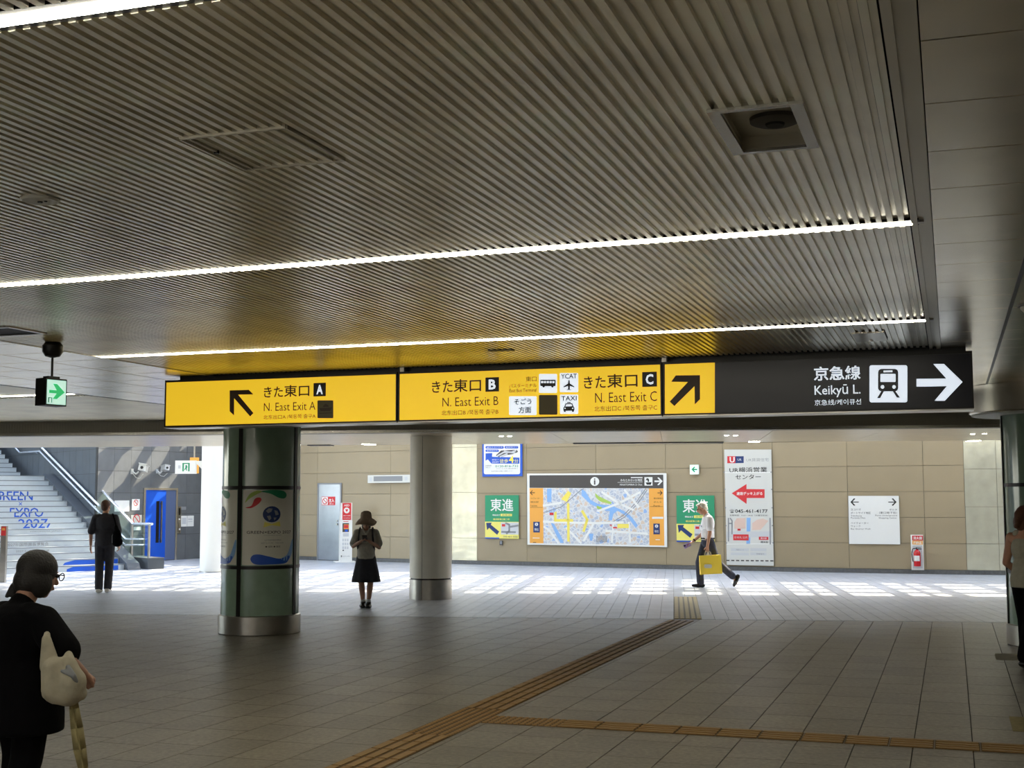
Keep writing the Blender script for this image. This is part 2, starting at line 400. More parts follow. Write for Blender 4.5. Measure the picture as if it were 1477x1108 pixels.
# near hall tiles: 0.4 m courses along v, 0.6 m long, laid with a random bond
TW = 0.4*F/1900*1.0; TL = 0.6
tile_mesh = MB().box(0, TW-.007, 0, TL-.006, -.02, 0).mesh('tile'); tile_mesh.materials.append(M['floor_near'])
a_ref = G(onz(1302.9, 895.8))[0]
def bmax(a):
    """v coordinate where the border line (passage grid) is met"""
    # point a*gu+b*gv ; its passage coordinate = B_EDGE
    return (B_EDGE-0.06-(gu*a).dot(cv_))/gv.dot(cv_)
bm_rest = MB(); tiles = []
CAMI = CAMROT.transposed()
def project(w):
    d = CAMI @ (w-CAM)
    if d.z > -.05: return None
    return (W0/2+F*d.x/-d.z, H0/2-F*d.y/-d.z)
for i in range(-44, 46):
    a = a_ref+i*TW; off = random.random()*TL; b = -8+off
    end = bmax(a+TW/2)
    while b < end-.02:
        L = min(TL, end-b)
        c = GW(a+TW/2, b+L/2)
        if abs(c.x) < 18.5 and c.y > -8.5 and L > .05:
            q = project(c); seen = q is not None and -60 < q[0] < W0+60 and q[1] < H0+40
            if seen and L == TL and c.y > 7: tiles.append((c.y, a, b))
            else: bm_rest.box(a, a+TW-.007, b, b+L-.005, -.02, 0)
        b += TL
tiles.sort()
for k, (y, a, b) in enumerate(tiles):
    if k < 300:
        w = GW(a, b); o = link('tile', tile_mesh, None, floor, (w.x, w.y, 0), GRZ)
    else: bm_rest.box(a, a+TW-.007, b, b+TL-.005, -.02, 0)
o = bm_rest.build('paving', M['floor_near'], floor, rz=GRZ); o['kind'] = 'stuff'
# passage pavers: 0.2 m wide, long bond
pv = MB(); PW = 0.2*F/1900
a0 = Cc(onz(972, 891))[0]
for i in range(-100, 90):
    a = a0+i*PW; b = B_EDGE+.005; L = .15+.6*((i*7) % 3)/3.0
    if a < -19.5 or a > 17.5: continue
    while b < 44:
        pv.box(a, a+PW-.005, b, b+L-.005, -.02, 0); b += L; L = .6
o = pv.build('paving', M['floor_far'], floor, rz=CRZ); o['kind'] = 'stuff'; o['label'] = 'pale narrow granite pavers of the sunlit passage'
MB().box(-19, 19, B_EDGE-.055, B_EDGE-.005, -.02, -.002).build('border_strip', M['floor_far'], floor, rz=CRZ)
# tactile paving
def tac_mesh(m, w, l, n, dots=False):
    mb = MB().box(0, w-.004, 0, l-.004, -.018, .003)
    if dots:
        for i in range(n):
            for j in range(n):
                x = w*(i+.5)/n; y = l*(j+.5)/n; mb.lathe([(.022, .003), (.016, .009)], 8, cx=x, cy=y)
    else:
        for i in range(n): x = w*(i+.5)/n; mb.box(x-w*.33/n, x+w*.33/n, .008, l-.012, .003, .009)
    me = mb.mesh('tactile_tile'); me.materials.append(m); me.materials.append(M['groove' if m is M['tactile'] else 'groove_pale'])
    for pl_ in me.polygons[:6]: pl_.material_index = 1
    return me
pA = G(onz(967, 893)); pB = G(onz(472, 1108)); pC = G(onz(560, 1108))
aA = (pA[0]+pB[0])/2; wA = pC[0]-pB[0]
tb = G(onz(1477, 1075.5)); tb2 = G(onz(1477, 1088)); bB0 = tb2[1]; wB = tb[1]-tb2[1]
ml = tac_mesh(M['tactile'], wA, .3, 4); mdot = tac_mesh(M['tactile'], wA, .3, 6, True)
jb = bB0
strip = thing('tactile_strip', 'ochre ribbed tactile path running diagonally away across the dark floor', 'tactile paving', tuple(GW(aA, 0)), GRZ, 'ochre tactile paths')
b = jb-.3*17; k = 0
while b < pA[1]-.28:
    dots = jb-.6 < b+.15 < jb+.75
    link('tactile_tile', mdot if dots else ml, None, strip, (0, b, 0)); b += .3
cross = thing('tactile_strip', 'ochre ribbed tactile path branching to the right edge across the near floor', 'tactile paving', tuple(GW(aA+wA, bB0)), GRZ, 'ochre tactile paths')
mlb = tac_mesh(M['tactile'], wB, .3, 4); mdb = tac_mesh(M['tactile'], wB, .3, 6, True)
for k in range(26):
    o = link('tactile_tile', mdb if k < 2 else mlb, None, cross, (.3*k+.001, wB, 0), -PI/2)
qa = Cc(onz(972, 891)); qb = Cc(onz(1012, 891)); wC = qb[0]-qa[0]
strip2 = thing('tactile_strip', 'pale ribbed tactile path crossing the sunlit passage', 'tactile paving', tuple(CW(qa[0], B_EDGE, .001)), CRZ)
mlc = tac_mesh(M['tactile_pale'], wC, .3, 5)
for k in range(14): link('tactile_tile', mlc, None, strip2, (0, .3*k, 0))
for x0, y0, x1, y1, lb in ((1437, 944, 1475, 952, 'pale worn sticker on the floor tiles near the right pillar'), (1461, 1036, 1500, 1055, 'yellowish worn sticker on the floor at the right edge')):
    p = onz(x0, y1); q = onz(x1, y0)
    a_, b_ = G(p); c_, d_ = G(q)
    o = MB().box(0, c_-a_, 0, max(.12, d_-b_), .0005, .002).build('floor_sticker', M['umb' if x0 > 1450 else 'cream'], None, loc=tuple(GW(a_, b_)), rz=GRZ)
    o['label'] = lb; o['category'] = 'sticker'
# ================================================================== near hall ceiling
aR = G(onz(1343, 306, ZC))[0]; aL = G(onz(120, 511, ZC))[0]; aL2 = G(onz(110, 568, ZC))[0]; aS = G(onz(1440, 500, ZC))[0]
bT1 = G(onz(740, 361.5, ZC))[1]; bT2 = G(onz(740, 489, ZC))[1]; bT0 = G(onz(60, 40, ZC))[1]
STEP = bT2-bT1; bT3 = bT2+STEP; bT0 = bT1-STEP
def bfas(a): return (D1-.02-(gu*a).dot(cv_))/gv.dot(cv_)
# backing slab (follows the skewed beam line)
def corner(a, b): return (a, b)
cpts = [(-26, -9), (22, -9), (22, bfas(22)), (-26, bfas(-26))]
ceiling = struct(MB().prism(cpts, ZC+.062, ZC+.35, 'z').build('ceiling', M['cback'], rz=GRZ), 'low metal ceiling of slats and sheet panels')
B0 = -3.0; BEND = G(onz(740, 524, ZC))[1]                     # slat field ends at the big sign
CH = .065                                                     # half width of a lamp channel
chans = [bT0, bT1, bT2]
# hatches cut into the slats: (a0,a1,b0,b1)
def gq(px, py): return G(onz(px, py, ZC))
v1 = [gq(1030, 156), gq(1147, 148), gq(1172, 208), gq(1066, 219)]
VA = ((v1[0][0]+v1[3][0])/2, (v1[1][0]+v1[2][0])/2, (v1[0][1]+v1[1][1])/2, (v1[2][1]+v1[3][1])/2)
v2 = [gq(1228, 481), gq(1280, 478), gq(1276, 491), gq(1236, 492)]
VB = ((v2[0][0]+v2[3][0])/2, (v2[1][0]+v2[2][0])/2, (v2[0][1]+v2[1][1])/2, (v2[2][1]+v2[3][1])/2)
v3 = [gq(262, 198), gq(418, 183), gq(494, 230), gq(352, 243)]
VC = ((v3[0][0]+v3[3][0])/2, (v3[1][0]+v3[2][0])/2, (v3[0][1]+v3[1][1])/2, (v3[2][1]+v3[3][1])/2)
PITCHS = .0515*F/1900*1.02
nsl = int((aR-.10-aL)/PITCHS)
def slat_mesh(a):
    cuts = [(c-CH, c+CH) for c in chans]
    for h in (VA, VB):
        if h[0] < a+PITCHS*.47 < h[1]: cuts.append((h[2], h[3]))
    if VC[0] < a+PITCHS*.47 < VC[1]: cuts += [(VC[2]-.012, VC[2]), (VC[3], VC[3]+.012)]
    cuts.sort(); mb = MB(); b = B0
    for c0, c1 in cuts+[(BEND, BEND)]:
        if c0 > b:
            mb.box(0, PITCHS*.50, b, c0, 0, .018); mb.box(PITCHS*.50, PITCHS*.93, b, c0, .016, .020)  # narrow gap lets the black backing draw the ridge's shaded side
            b = c1
        else: b = max(b, c1)
    return mb.mesh('slat'), tuple(cuts)
cache = {}
for i in range(nsl):
    a = aR-.10-(i+1)*PITCHS
    me, key = slat_mesh(a)
    if key in cache: bpy.data.meshes.remove(me); me = cache[key]
    else: cache[key] = me; me.materials.append(M['slat'])
    link('slat', me, None, ceiling, (a, 0, ZC))
# border trims of the slat field
MB().box(aR-.095, aR-.065, B0, BEND+.6, ZC-.004, ZC+.03).box(aR-.065, aR-.035, B0, BEND+.6, ZC+.012, ZC+.03).box(aR-.035, aR, B0, BEND+.6, ZC-.006, ZC+.03).build('border_trim', M['trimmetal'], ceiling)
MB().box(aL-.02, aL+.005, B0, bfas(aL), ZC-.004, ZC+.03).build('border_trim', M['trimmetal'], ceiling)
MB().box(aL2-.02, aL2+.005, B0, bfas(aL2), ZC-.004, ZC+.03).build('border_trim', M['frame'], ceiling)
MB().box(aS-.012, aS+.012, B0, bfas(aS), ZC-.004, ZC+.03).build('border_trim', M['frame'], ceiling)
# sheet metal planks to the right of the slats, joints across
PLK = (G(onz(1343, 317, ZC))[1]-G(onz(1336, 219.5, ZC))[1])/2
bref = G(onz(1339, 274, ZC))[1]
k0 = -14
for k in range(k0, 40):
    b = bref+k*PLK
    for (x0, x1) in ((aR+.004, aS-.012), (aS+.012, aS+1.3), (aS+1.308, aS+2.6), (aS+2.608, aS+4.2), (aS+4.208, aS+6.5)):
        e = min(b+PLK-.010, bfas(x1)-.02)
        if e-b > .06: MB().box(x0, x1, b, e, ZC, ZC+.02).build('panel', M['cpanel'], ceiling)
# sheet panels between the slat field and the far left slats
wp = (aL-.02-(aL2+.005))/4
for c in range(4):
    for k in range(-2, 36):
        b = bref+k*PLK; x0 = aL2+.005+c*wp
        e = min(b+PLK-.016, bfas(x0+wp)-.02)
        if e-b > .06: MB().box(x0+.008, x0+wp-.008, b, e, ZC, ZC+.02).build('panel', M['cpanel'], ceiling)
# behind the sign the sheet continues to the beam
for k in range(20, 36):
    b = max(bref+k*PLK, BEND+.35); e = min(bref+(k+1)*PLK-.008, bfas(aR)-.02)
    if e-b > .06: MB().box(aL+.01, aR-.01, b, e, ZC, ZC+.02).build('panel', M['cpanel'], ceiling)
# far left slat field, beyond the sheet panels
far = MB()
for i in range(160):
    a = aL2-.03-(i+1)*PITCHS
    if a < -24: break
    for s0, s1 in ((4, bT3-CH), (bT3+CH, bfas(a)-.05)):
        if s1 > s0: far.box(a, a+PITCHS*.5, s0, s1, 0, .018); far.box(a+PITCHS*.5, a+PITCHS*.93, s0, s1, .016, .02)
o = far.build('slat_field', M['slat'], ceiling, loc=(0, 0, ZC)); o['kind'] = 'stuff'
# ================================================================== beam, soffit and roof over the passage
beam = MB().box(-21, 17, D1, D1+.25, ZS, ROOFZ)
wall_beam = struct(beam.build('wall_beam', M['plaster'], rz=CRZ), 'ribbed dark beam closing the low ceiling')
rib = MB(); x = -19.5
while x < 15: rib.box(x, x+.030, D1-.018, D1, ZS+.05, ZC+.06); x += .048
o = rib.build('ribbing', M['fascia'], wall_beam); o['kind'] = 'stuff'
MB().box(-20, 16, D1-.012, D1+.0, ZS+.03, ZC+.06).build('panel', M['fascia'], wall_beam)
MB().box(-20, 16, D1-.035, D1+.01, ZS, ZS+.045).build('edge_strip', M['steelstrip'], wall_beam)
soffit = struct(MB().box(-21, 17, D1+.02, D2, ZS+.02, ZS+.12).build('ceiling_passage', M['plaster'], rz=CRZ), 'pale sheet soffit over the passage')
pw = 1.8
for i in range(20):
    x0 = -20+i*pw
    MB().box(x0, x0+pw-.008, D1+.03, (D1+D2)/2+.2, ZS+.002, ZS+.02).build('panel', M['soffit'], soffit)
    MB().box(x0, x0+pw-.008, (D1+D2)/2+.208, D2, ZS+.002, ZS+.02).build('panel', M['soffit'], soffit)
up = struct(MB().box(-21, 17, D2, D2+.2, ZS+.02, ROOFZ).build('wall_upper', M['offwhite'], rz=CRZ))
for px0, px1, lb in ((435, 470, 'dark slot'), (828, 1042, 'dark slot')):
    p0 = Cc(ondist(px0, 639, D2))[0]; p1 = Cc(ondist(px1, 639, D2))[0]
    MB().box(p0, p1, D2-.32, D2-.02, ZS-.016, ZS+.001).build('slot_frame', M['charcoal'], soffit)
for px, py, dl in ((1403, 626, 'left one of the downlight pair near the right end of the soffit'), (1420, 625.5, 'right one of the downlight pair near the right end of the soffit'), (1048, 628, 'left one of the downlight pair above the tall white poster'), (1061, 628, 'right one of the downlight pair above the tall white poster'), (723, 629, 'left one of the downlight pair above the blue framed poster'), (735, 629, 'right one of the downlight pair above the blue framed poster')):
    w = onz(px, py, ZS); c = Cc(w)
    d = thing('downlight', dl, 'light', tuple(CW(c[0], c[1], ZS)), CRZ, 'small downlights in the passage soffit')
    MB().lathe([(.055, -.004), (.055, .0)], 16).build('ring', M['steelstrip'], d)
    MB().lathe([(.04, -.006), (.04, -.003)], 16).build('lens', M['tube'], d)
for px, py, lb in ((1404, 636, 'long light panel in the soffit near the polished wall end'), (1088, 637, 'long light panel in the soffit above the tall poster'), (532, 641, 'long light panel in the soffit left of the grey column')):
    w = onz(px, py, ZS); c = Cc(w)
    d = thing('light_panel', lb, 'light', tuple(CW(c[0], c[1], ZS)), CRZ, 'light panels in the soffit')
    MB().box(-.13, .13, -.22, .22, -.003, 0).build('frame', M['steelstrip'], d)
    MB().box(-.10, .10, -.19, .19, -.006, -.003).build('diffuser', M['tube'], d)
# passage back wall from its measured foot line
FOOT = [(300, 803.6), (435, 807.6), (660, 813.7), (920, 820), (1160, 825.3), (1400, 829.2), (1520, 830.6), (1700, 832)]
FP = [Vector((onz(*f).x, onz(*f).y)) for f in FOOT]
def foot(px):
    d = ray(px, 760); d2 = Vector((d.x, d.y)).normalized()
    for a, b in zip(FP[:-1], FP[1:]):
        e = b-a; n = Vector((e.y, -e.x)); k = a.dot(n)/d2.dot(n); p = d2*k; s = (p-a).dot(e)/e.length_squared
        if s <= 1 or b is FP[-1]: return p
    return p
def wall_at(x0, x1, off=.03): return Plane(foot(x0), foot(x1), off)
WALLH = 4.45
wb = MB()
for a, b in zip(FP[:-1], FP[1:]):
    d = (b-a).normalized(); n = Vector((-d.y, d.x))
    a2 = a+n*.07; b2 = b+n*.07; a3 = a+n*.3; b3 = b+n*.3
    wb.prism([tuple(a2), tuple(b2), tuple(b3), tuple(a3)], 0, WALLH, 'z')
wall_back = struct(wb.build('wall_back', M['walljoint']), 'beige panelled passage wall')
ROWZ = [.10, .69, 1.28, 1.87, 2.46, 3.05, 3.64, 4.43]
COLX = [300, 352, 457, 563, 652]; COLX2 = [688, 760, 860, 961, 1044, 1116, 1224, 1334, 1393]
def seg_panel(x0, x1, z0, z1, m, name='panel', proud=.0, th=.018):
    a = foot(x0); b = foot(x1); pl = Plane(a, b); L = (b-a).length
    return MB().box(.004, L-.004, -proud, th-proud, z0+.004, z1-.004).build(name, m, wall_back, loc=(a.x, a.y, 0), rz=pl.rz)
for cols in (COLX, COLX2):
    for x0, x1 in zip(cols[:-1], cols[1:]):
        for z0, z1 in zip(ROWZ[:-1], ROWZ[1:]): seg_panel(x0, x1, z0, z1, M['wall'])
for x0, x1 in ((652, 688), (1393, 1440), (1440, 1520), (1520, 1620)):
    zs = [.10, .69, 1.52, 2.37, 3.05, 3.7, 4.43] if x0 > 700 else [.10, .69, 1.9, 3.1, 4.43]
    for z0, z1 in zip(zs[:-1], zs[1:]): seg_panel(x0, x1, z0, z1, M['glaze'], 'glazed_panel')
for x0, x1 in zip([300, 435, 660, 920, 1160, 1400], [435, 660, 920, 1160, 1400, 1620]):
    a = foot(x0); b = foot(x1); pl = Plane(a, b); L = (b-a).length
    MB().box(0, L, -.02, .0, 0, .098).build('baseboard', M['base'], wall_back, loc=(a.x, a.y, 0), rz=pl.rz)
# roof frame over the open passage (louvre beams and cross beams)
rf = thing('roof_frame', 'steel skylight frame of beams above the sunlit passage', 'roof frame', (0, 0, 0), CRZ)
rf['kind'] = 'structure'
y = D2+.55
while y < 44: MB().box(-26, 17, y, y+.36, ROOFZ, ROOFZ+.08).build('beam', M['trimmetal'], rf); y += 1.0
x = -25.0; k = 0
while x < 17:
    MB().box(x, x+.24, D2+.2, 44, ROOFZ-.12, ROOFZ).build('cross_beam', M['trimmetal'], rf)
    if k % 2 == 0: MB().box(x+.62, x+.70, D2+.2, 44, ROOFZ-.10, ROOFZ).build('cross_beam', M['trimmetal'], rf)
    x += 1.0; k += 1
# enclosing walls out of view
struct(MB().box(-19, 19, -9.2, -9, 0, 3.4).build('wall_rear', M['plaster']))
struct(MB().box(-19.2, -19, -9, 21, 0, 3.4).build('wall_left', M['plaster']))
struct(MB().box(18, 18.2, -9, 40, 0, 5).build('wall_right', M['plaster']))
# ================================================================== ceiling fittings
def linear_lamp(label, a0, a1, b, w=.042):
    t = thing('linear_lamp', label, 'light', tuple(GW(a0, b, ZC)), GRZ, 'long ceiling light lines')
    L = a1-a0
    MB().box(0, L, -CH+.004, -w/2-.012, .003, .05).box(0, L, w/2+.012, CH-.004, .003, .05).box(0, L, -CH+.004, CH-.004, .045, .052).build('channel', M['frame'], t)
    MB().box(0, L-.03, -w/2, w/2, -.004, .030).build('diffuser', M['tube'], t)
    MB().box(L-.03, L+.045, -w/2, w/2, .0, .030).build('end_cap', M['steel'], t)
    return t
linear_lamp('long white ceiling light line in the top left corner of the photo', aL+.01, G(onz(1335, -150, ZC))[0], bT0)
linear_lamp('long white ceiling light line crossing the middle of the slatted ceiling', aL+.01, G(onz(1325, 319, ZC))[0], bT1)
linear_lamp('long white ceiling light line just in front of the yellow signs', aL+.01, G(onz(1341, 461, ZC))[0], bT2)
linear_lamp('short far light line behind the hanging green exit sign', aL2-4.5, aL2-.03, G(onz(60, 570, ZC))[1])
# camera recess in the slats, upper right
t = thing('ceiling_recess', 'open square ceiling recess with a round dark fitting inside, upper right', 'ceiling hatch', tuple(GW(VA[0], VA[2], ZC)), GRZ)
w, l = VA[1]-VA[0], VA[3]-VA[2]
MB().box(-.025, w+.025, -.008, .018, -.012, -.001).box(-.025, w+.025, l-.018, l+.008, -.012, -.001).box(-.025, .018, .018, l-.018, -.012, -.001).box(w-.018, w+.025, .018, l-.018, -.012, -.001).build('frame', M['steelstrip'], t)
MB().box(0, .01, .0, l, -.001, .05).box(w-.01, w, .0, l, -.001, .05).box(.01, w-.01, 0, .01, -.001, .05).box(.01, w-.01, l-.01, l, -.001, .05).box(0, w, 0, l, .05, .056).build('box', M['trimmetal'], t)
cx, cy = w*.60, l*.60
autosmooth(MB().lathe([(.0, .028), (.070, .028), (.090, .036), (.092, .05)], 28, cx=cx, cy=cy).build('fitting', M['charcoal'], t))
MB().lathe([(.032, .020), (.036, .028)], 20, cx=cx, cy=cy).build('lens', M['black'], t)
t = thing('ceiling_vent', 'small flat square grille plate in the slats above the black sign', 'vent', tuple(GW(VB[0], VB[2], ZC)), GRZ)
w, l = VB[1]-VB[0], VB[3]-VB[2]
MB().box(0, w, 0, l, -.006, .01).build('plate', M['trimmetal'], t)
MB().box(w*.45, w*.55, l*.8, l*.86, -.02, -.006).build('clip', M['steel'], t)
t = thing('access_panel', 'large slatted access hatch in the ceiling, upper left', 'ceiling hatch', tuple(GW(VC[0], VC[2], ZC)), GRZ)
w, l = VC[1]-VC[0], VC[3]-VC[2]
MB().box(0, w, -.010, .004, -.008, .02).box(0, w, l-.004, l+.010, -.008, .02).box(-.004, .006, 0, l, -.010, .02).box(w-.006, w+.004, 0, l, -.010, .02).build('frame', M['trimmetal'], t)
MB().box(.030, .037, 0.01, l-.01, -.008, .0).box(w-.05, w-.043, .01, l-.01, -.008, .0).build('inner_frame', M['trimmetal'], t)
MB().tube((.03, l*.42, -.012), (.03, l*.42, .0), .010).build('catch', M['frame'], t)
p = onz(58, 287, ZC)
t = thing('ceiling_disc', 'round flat metal cover plate in the slats at the far left', 'ceiling fitting', (p.x, p.y, ZC), GRZ)
autosmooth(MB().lathe([(.0, -.012), (.075, -.012), (.085, -.004), (.085, .01)], 28).build('plate', M['offwhite'], t))
MB().lathe([(.010, -.018), (.012, -.012)], 10).build('screw', M['frame'], t)
MB().lathe([(.006, -.016), (.008, -.012)], 8, cx=.03).build('screw', M['frame'], t)
p = onz(-4, 478, ZC)
t = thing('ceiling_vent', 'dark square opening in the slats near the left edge', 'vent', (p.x, p.y, ZC), GRZ)
MB().box(-.30, .30, -.22, -.19, -.01, .03).box(-.30, .30, .19, .22, -.01, .03).box(-.30, -.27, -.19, .19, -.01, .03).box(.27, .30, -.19, .19, -.01, .03).build('frame', M['steel'], t)
MB().box(-.27, .27, -.19, .19, -.002, .004).build('opening', M['black'], t)
p = onz(723, 505, ZC)
t = thing('ceiling_vent', 'thin dark slot in the slats above the middle yellow sign', 'vent', (p.x, p.y, ZC), GRZ)
MB().box(-.11, .11, -.05, .05, -.006, .01).build('plate', M['charcoal'], t)
p = onz(1474, 440, ZC)
t = thing('smoke_detector', 'round white detector on the ceiling at the right edge', 'detector', (p.x+.07, p.y, ZC), GRZ)
autosmooth(MB().lathe([(.0, -.06), (.05, -.055), (.075, -.03), (.08, -.0)], 24).build('dome', M['offwhite'], t))
MB().lathe([(.095, -.012), (.095, 0)], 24).build('ring', M['grey'], t)
# hanging green exit sign, left
pp = onz(82, 493, ZC)
pl = Plane((pp.x, pp.y), (pp.x+.52, pp.y+.854)); x0 = pl.p(67.5, 567)[0]; x1 = pl.p(94.5, 567)[0]
t = thing('exit_sign', 'hanging green arrow exit sign on a thin black pole, left', 'sign', pl.loc(0), pl.rz)
xc = (x0+x1)/2; hw = (x1-x0)/2; xm = 0.0; zt = pl.p(80, 546)[1]; zb = pl.p(80, 585.5)[1]
MB().box(xc-hw-.012, xc+hw+.012, .0, .13, zb, zt).box(xc-hw*.6, xc+hw*.6, .03, .10, zt, zt+.02).build('housing', M['frame'], t)
MB().box(xc-hw, xc+hw, -.004, .0, zb+.012, zt-.014).build('face', M['mint_lit'], t)
ex = lambda u: xc-hw+u*2*hw; ez = lambda v: zb+.012+v*(zt-zb-.026)
MB().prism([(ex(.1), ez(.45)), (ex(.5), ez(.45)), (ex(.3), ez(.22)), (ex(.52), ez(.22)), (ex(.93), ez(.52)), (ex(.52), ez(.84)), (ex(.3), ez(.84)), (ex(.5), ez(.58)), (ex(.1), ez(.58))], -.005, -.006).build('arrow', M['green_lit'], t)
MB().box(ex(.06), ex(.27), -.006, -.005, ez(.06), ez(.27)).build('pictogram', M['green'], t)
MB().box(ex(.11), ex(.22), -.007, -.006, ez(.06), ez(.24)).build('pictogram', M['mint_lit'], t)
xm = xc
MB().tube((xm, .06, zt), (xm, .06, ZC-.05), .010).build('pole', M['frame'], t)
autosmooth(MB().lathe([(.02, ZC-.13), (.06, ZC-.12), (.085, ZC-.08), (.085, ZC-.03), (.06, ZC)], 24, cx=xm, cy=.06).build('canopy', M['frame'], t))
# ================================================================== overhead direction signs
bS = G(onz(740, 527, ZC))[1]
SP = Plane(tuple(GW(0, bS-.16).xy), tuple(GW(1, bS-.16).xy))
def sloc(x): return (SP.o.x+SP.t.x*x, SP.o.y+SP.t.y*x)
zb_ = SP.p(740, 604.5)[1]; zt_ = SP.p(740, 530.5)[1]
def sign_unit(label, px0, px1, face_m):
    x0 = SP.p(px0, 580)[0]; x1 = SP.p(px1, 575)[0]; lx, ly = sloc(x0)
    t = thing('direction_sign', label, 'sign', (lx, ly, 0), GRZ, 'overhead direction signs'); L = x1-x0
    MB().box(0, L, .004, .30, zb_, zt_).box(0, L, -.008, .004, zt_-.022, zt_).box(0, L, -.008, .004, zb_, zb_+.014).box(0, .014, -.008, .004, zb_+.014, zt_-.022).box(L-.014, L, -.008, .004, zb_+.014, zt_-.022).build('frame', M['frame'], t)
    MB().box(0, L, -.012, .30, zb_-.012, zb_-.002).build('bottom_trim', M['steel'], t)
    B = Board(SP, t, x0)
    fa = MB().box(.014, L-.014, -.0, .004, zb_+.014, zt_-.022).build('face', face_m, t)
    return t, B, L
def badge(B, ch, x0, y0, x1, y1):
    B.rect('badge', M['inkblack'], x0, y0, x1, y1, .001, .001)
    B.text(ch, x0+(x1-x0)*.24, y0+(y1-y0)*.15, x1-(x1-x0)*.24, y1-(y1-y0)*.15, M['white_lit'], .003, .03)
tA, B, L = sign_unit('yellow backlit sign for exit A with an arrow up to the left', 238, 573, M['yellow_lit'])
sx = lambda X: 220+X/3.887; sy = lambda Y: 520+Y/3.887
B.polys('arrow', M['ink'], [[(sx(433), sy(168)), (sx(540), sy(165)), (sx(565), sy(190)), (sx(480), sy(192)), (sx(566), sy(295)), (sx(548), sy(314)), (sx(458), sy(212)), (sx(457), sy(308)), (sx(433), sy(285))]])
B.text('きた', sx(625), sy(147), sx(732), sy(207), M['ink'], bold=.012)
B.text('東口', sx(738), sy(137), sx(880), sy(203), M['ink'], bold=.012)
badge(B, 'A', sx(903), sy(126), sx(972), sy(201))
B.text('N. East Exit A', sx(625), sy(235), sx(914), sy(281), M['ink'], bold=-.004)
B.text('北东出口A /북동쪽 출구A', sx(622), sy(303), sx(915), sy(327), M['ink'])
B.rrect('pictogram', M['ship'], sx(925), sy(224), sx(1014), sy(324), 1.5)
B.polys('pictogram', M['ink'], [[(sx(935), sy(268)), (sx(1006), sy(264)), (sx(998), sy(282)), (sx(944), sy(284))], [(sx(955), sy(262)), (sx(990), sy(260)), (sx(985), sy(250)), (sx(972), sy(244)), (sx(960), sy(252))], [(sx(936), sy(295)), (sx(1005), sy(292)), (sx(1005), sy(296)), (sx(936), sy(299))]], .0025)
tB, B, L = sign_unit('yellow backlit sign for exits B and C with white pictogram squares', 574.5, 955, M['yellow_lit'])
sx = lambda X: 560+X/3.6925; sy = lambda Y: 510+Y/3.6925
B.text('きた', sx(233), sy(147), sx(343), sy(208), M['ink'], bold=.012)
B.text('東口', sx(348), sy(136), sx(495), sy(204), M['ink'], bold=.012)
badge(B, 'B', sx(518), sy(127), sx(590), sy(203))
B.text('N. East Exit B', sx(289), sy(232), sx(587), sy(279), M['ink'], bold=-.004)
B.text('北东出口B /북동쪽 출구B', sx(284), sy(300), sx(587), sy(326), M['ink'])
B.text('東口', sx(733), sy(122), sx(790), sy(149), M['ink'])
B.text('バスターミナル', sx(645), sy(161), sx(790), sy(181), M['ink'])
B.text('East Bus Terminal', sx(646), sy(187), sx(790), sy(205), M['ink'])
B.rrect('plate', M['white_lit'], sx(803), sy(109), sx(899), sy(210), 1.5)
B.rrect('plate', M['white_lit'], sx(914), sy(104), sx(1012), sy(206), 1.5)
B.rrect('plate', M['white_lit'], sx(644), sy(228), sx(790), sy(328), 1.5)
B.rrect('plate', M['olive'], sx(803), sy(221), sx(901), sy(326), 1.5)
B.rrect('plate', M['white_lit'], sx(915), sy(219), sx(1012), sy(322), 1.5)
B.text('そごう', sx(670), sy(240), sx(764), sy(272), M['inkblack'], .0045, .02)
B.text('方面', sx(694), sy(283), sx(762), sy(318), M['inkblack'], .0045, .02)
B.text('YCAT', sx(920), sy(108), sx(1006), sy(134), M['inkblack'], .0035, .015)
B.text('TAXI', sx(922), sy(226), sx(1004), sy(251), M['inkblack'], .0035, .015)
# bus
B.rrect('pictogram', M['inkblack'], sx(810), sy(140), sx(892), sy(174), 1.2, .0025)
B.rects('pictogram', M['white_lit'], [(sx(815+k*15), sy(147), sx(826+k*15), sy(158)) for k in range(5)], .004)
for c in (828, 875): B.disc('pictogram', M['inkblack'], sx(c), sy(175), 1.7, .0032)
# aeroplane
B.polys('pictogram', M['inkblack'], [[(sx(960), sy(142)), (sx(966), sy(142)), (sx(968), sy(160)), (sx(992), sy(176)), (sx(992), sy(181)), (sx(968), sy(173)), (sx(967), sy(188)), (sx(976), sy(195)), (sx(963), sy(193)), (sx(950), sy(195)), (sx(959), sy(188)), (sx(958), sy(173)), (sx(934), sy(181)), (sx(934), sy(176)), (sx(958), sy(160))]], .0025)
# taxi front
B.polys('pictogram', M['inkblack'], [[(sx(945), sy(266)), (sx(980), sy(265)), (sx(988), sy(284)), (sx(992), sy(288)), (sx(992), sy(304)), (sx(933), sy(306)), (sx(933), sy(290)), (sx(937), sy(285))], [(sx(953), sy(259)), (sx(972), sy(259)), (sx(972), sy(264)), (sx(953), sy(264))], [(sx(936), sy(306)), (sx(946), sy(306)), (sx(946), sy(312)), (sx(936), sy(312))], [(sx(979), sy(304)), (sx(989), sy(304)), (sx(989), sy(311)), (sx(979), sy(311))]], .0025)
for c in (942, 983): B.disc('pictogram', M['white_lit'], sx(c), sy(292), .9, .004)
B.polys('pictogram', M['white_lit'], [[(sx(949), sy(271)), (sx(976), sy(270)), (sx(981), sy(281)), (sx(944), sy(282))]], .004)
B.text('きた', sx(1042), sy(121), sx(1158), sy(186), M['ink'], bold=.012)
B.text('東口', sx(1166), sy(108), sx(1328), sy(181), M['ink'], bold=.012)
badge(B, 'C', sx(1353), sy(98), sx(1431), sy(177))
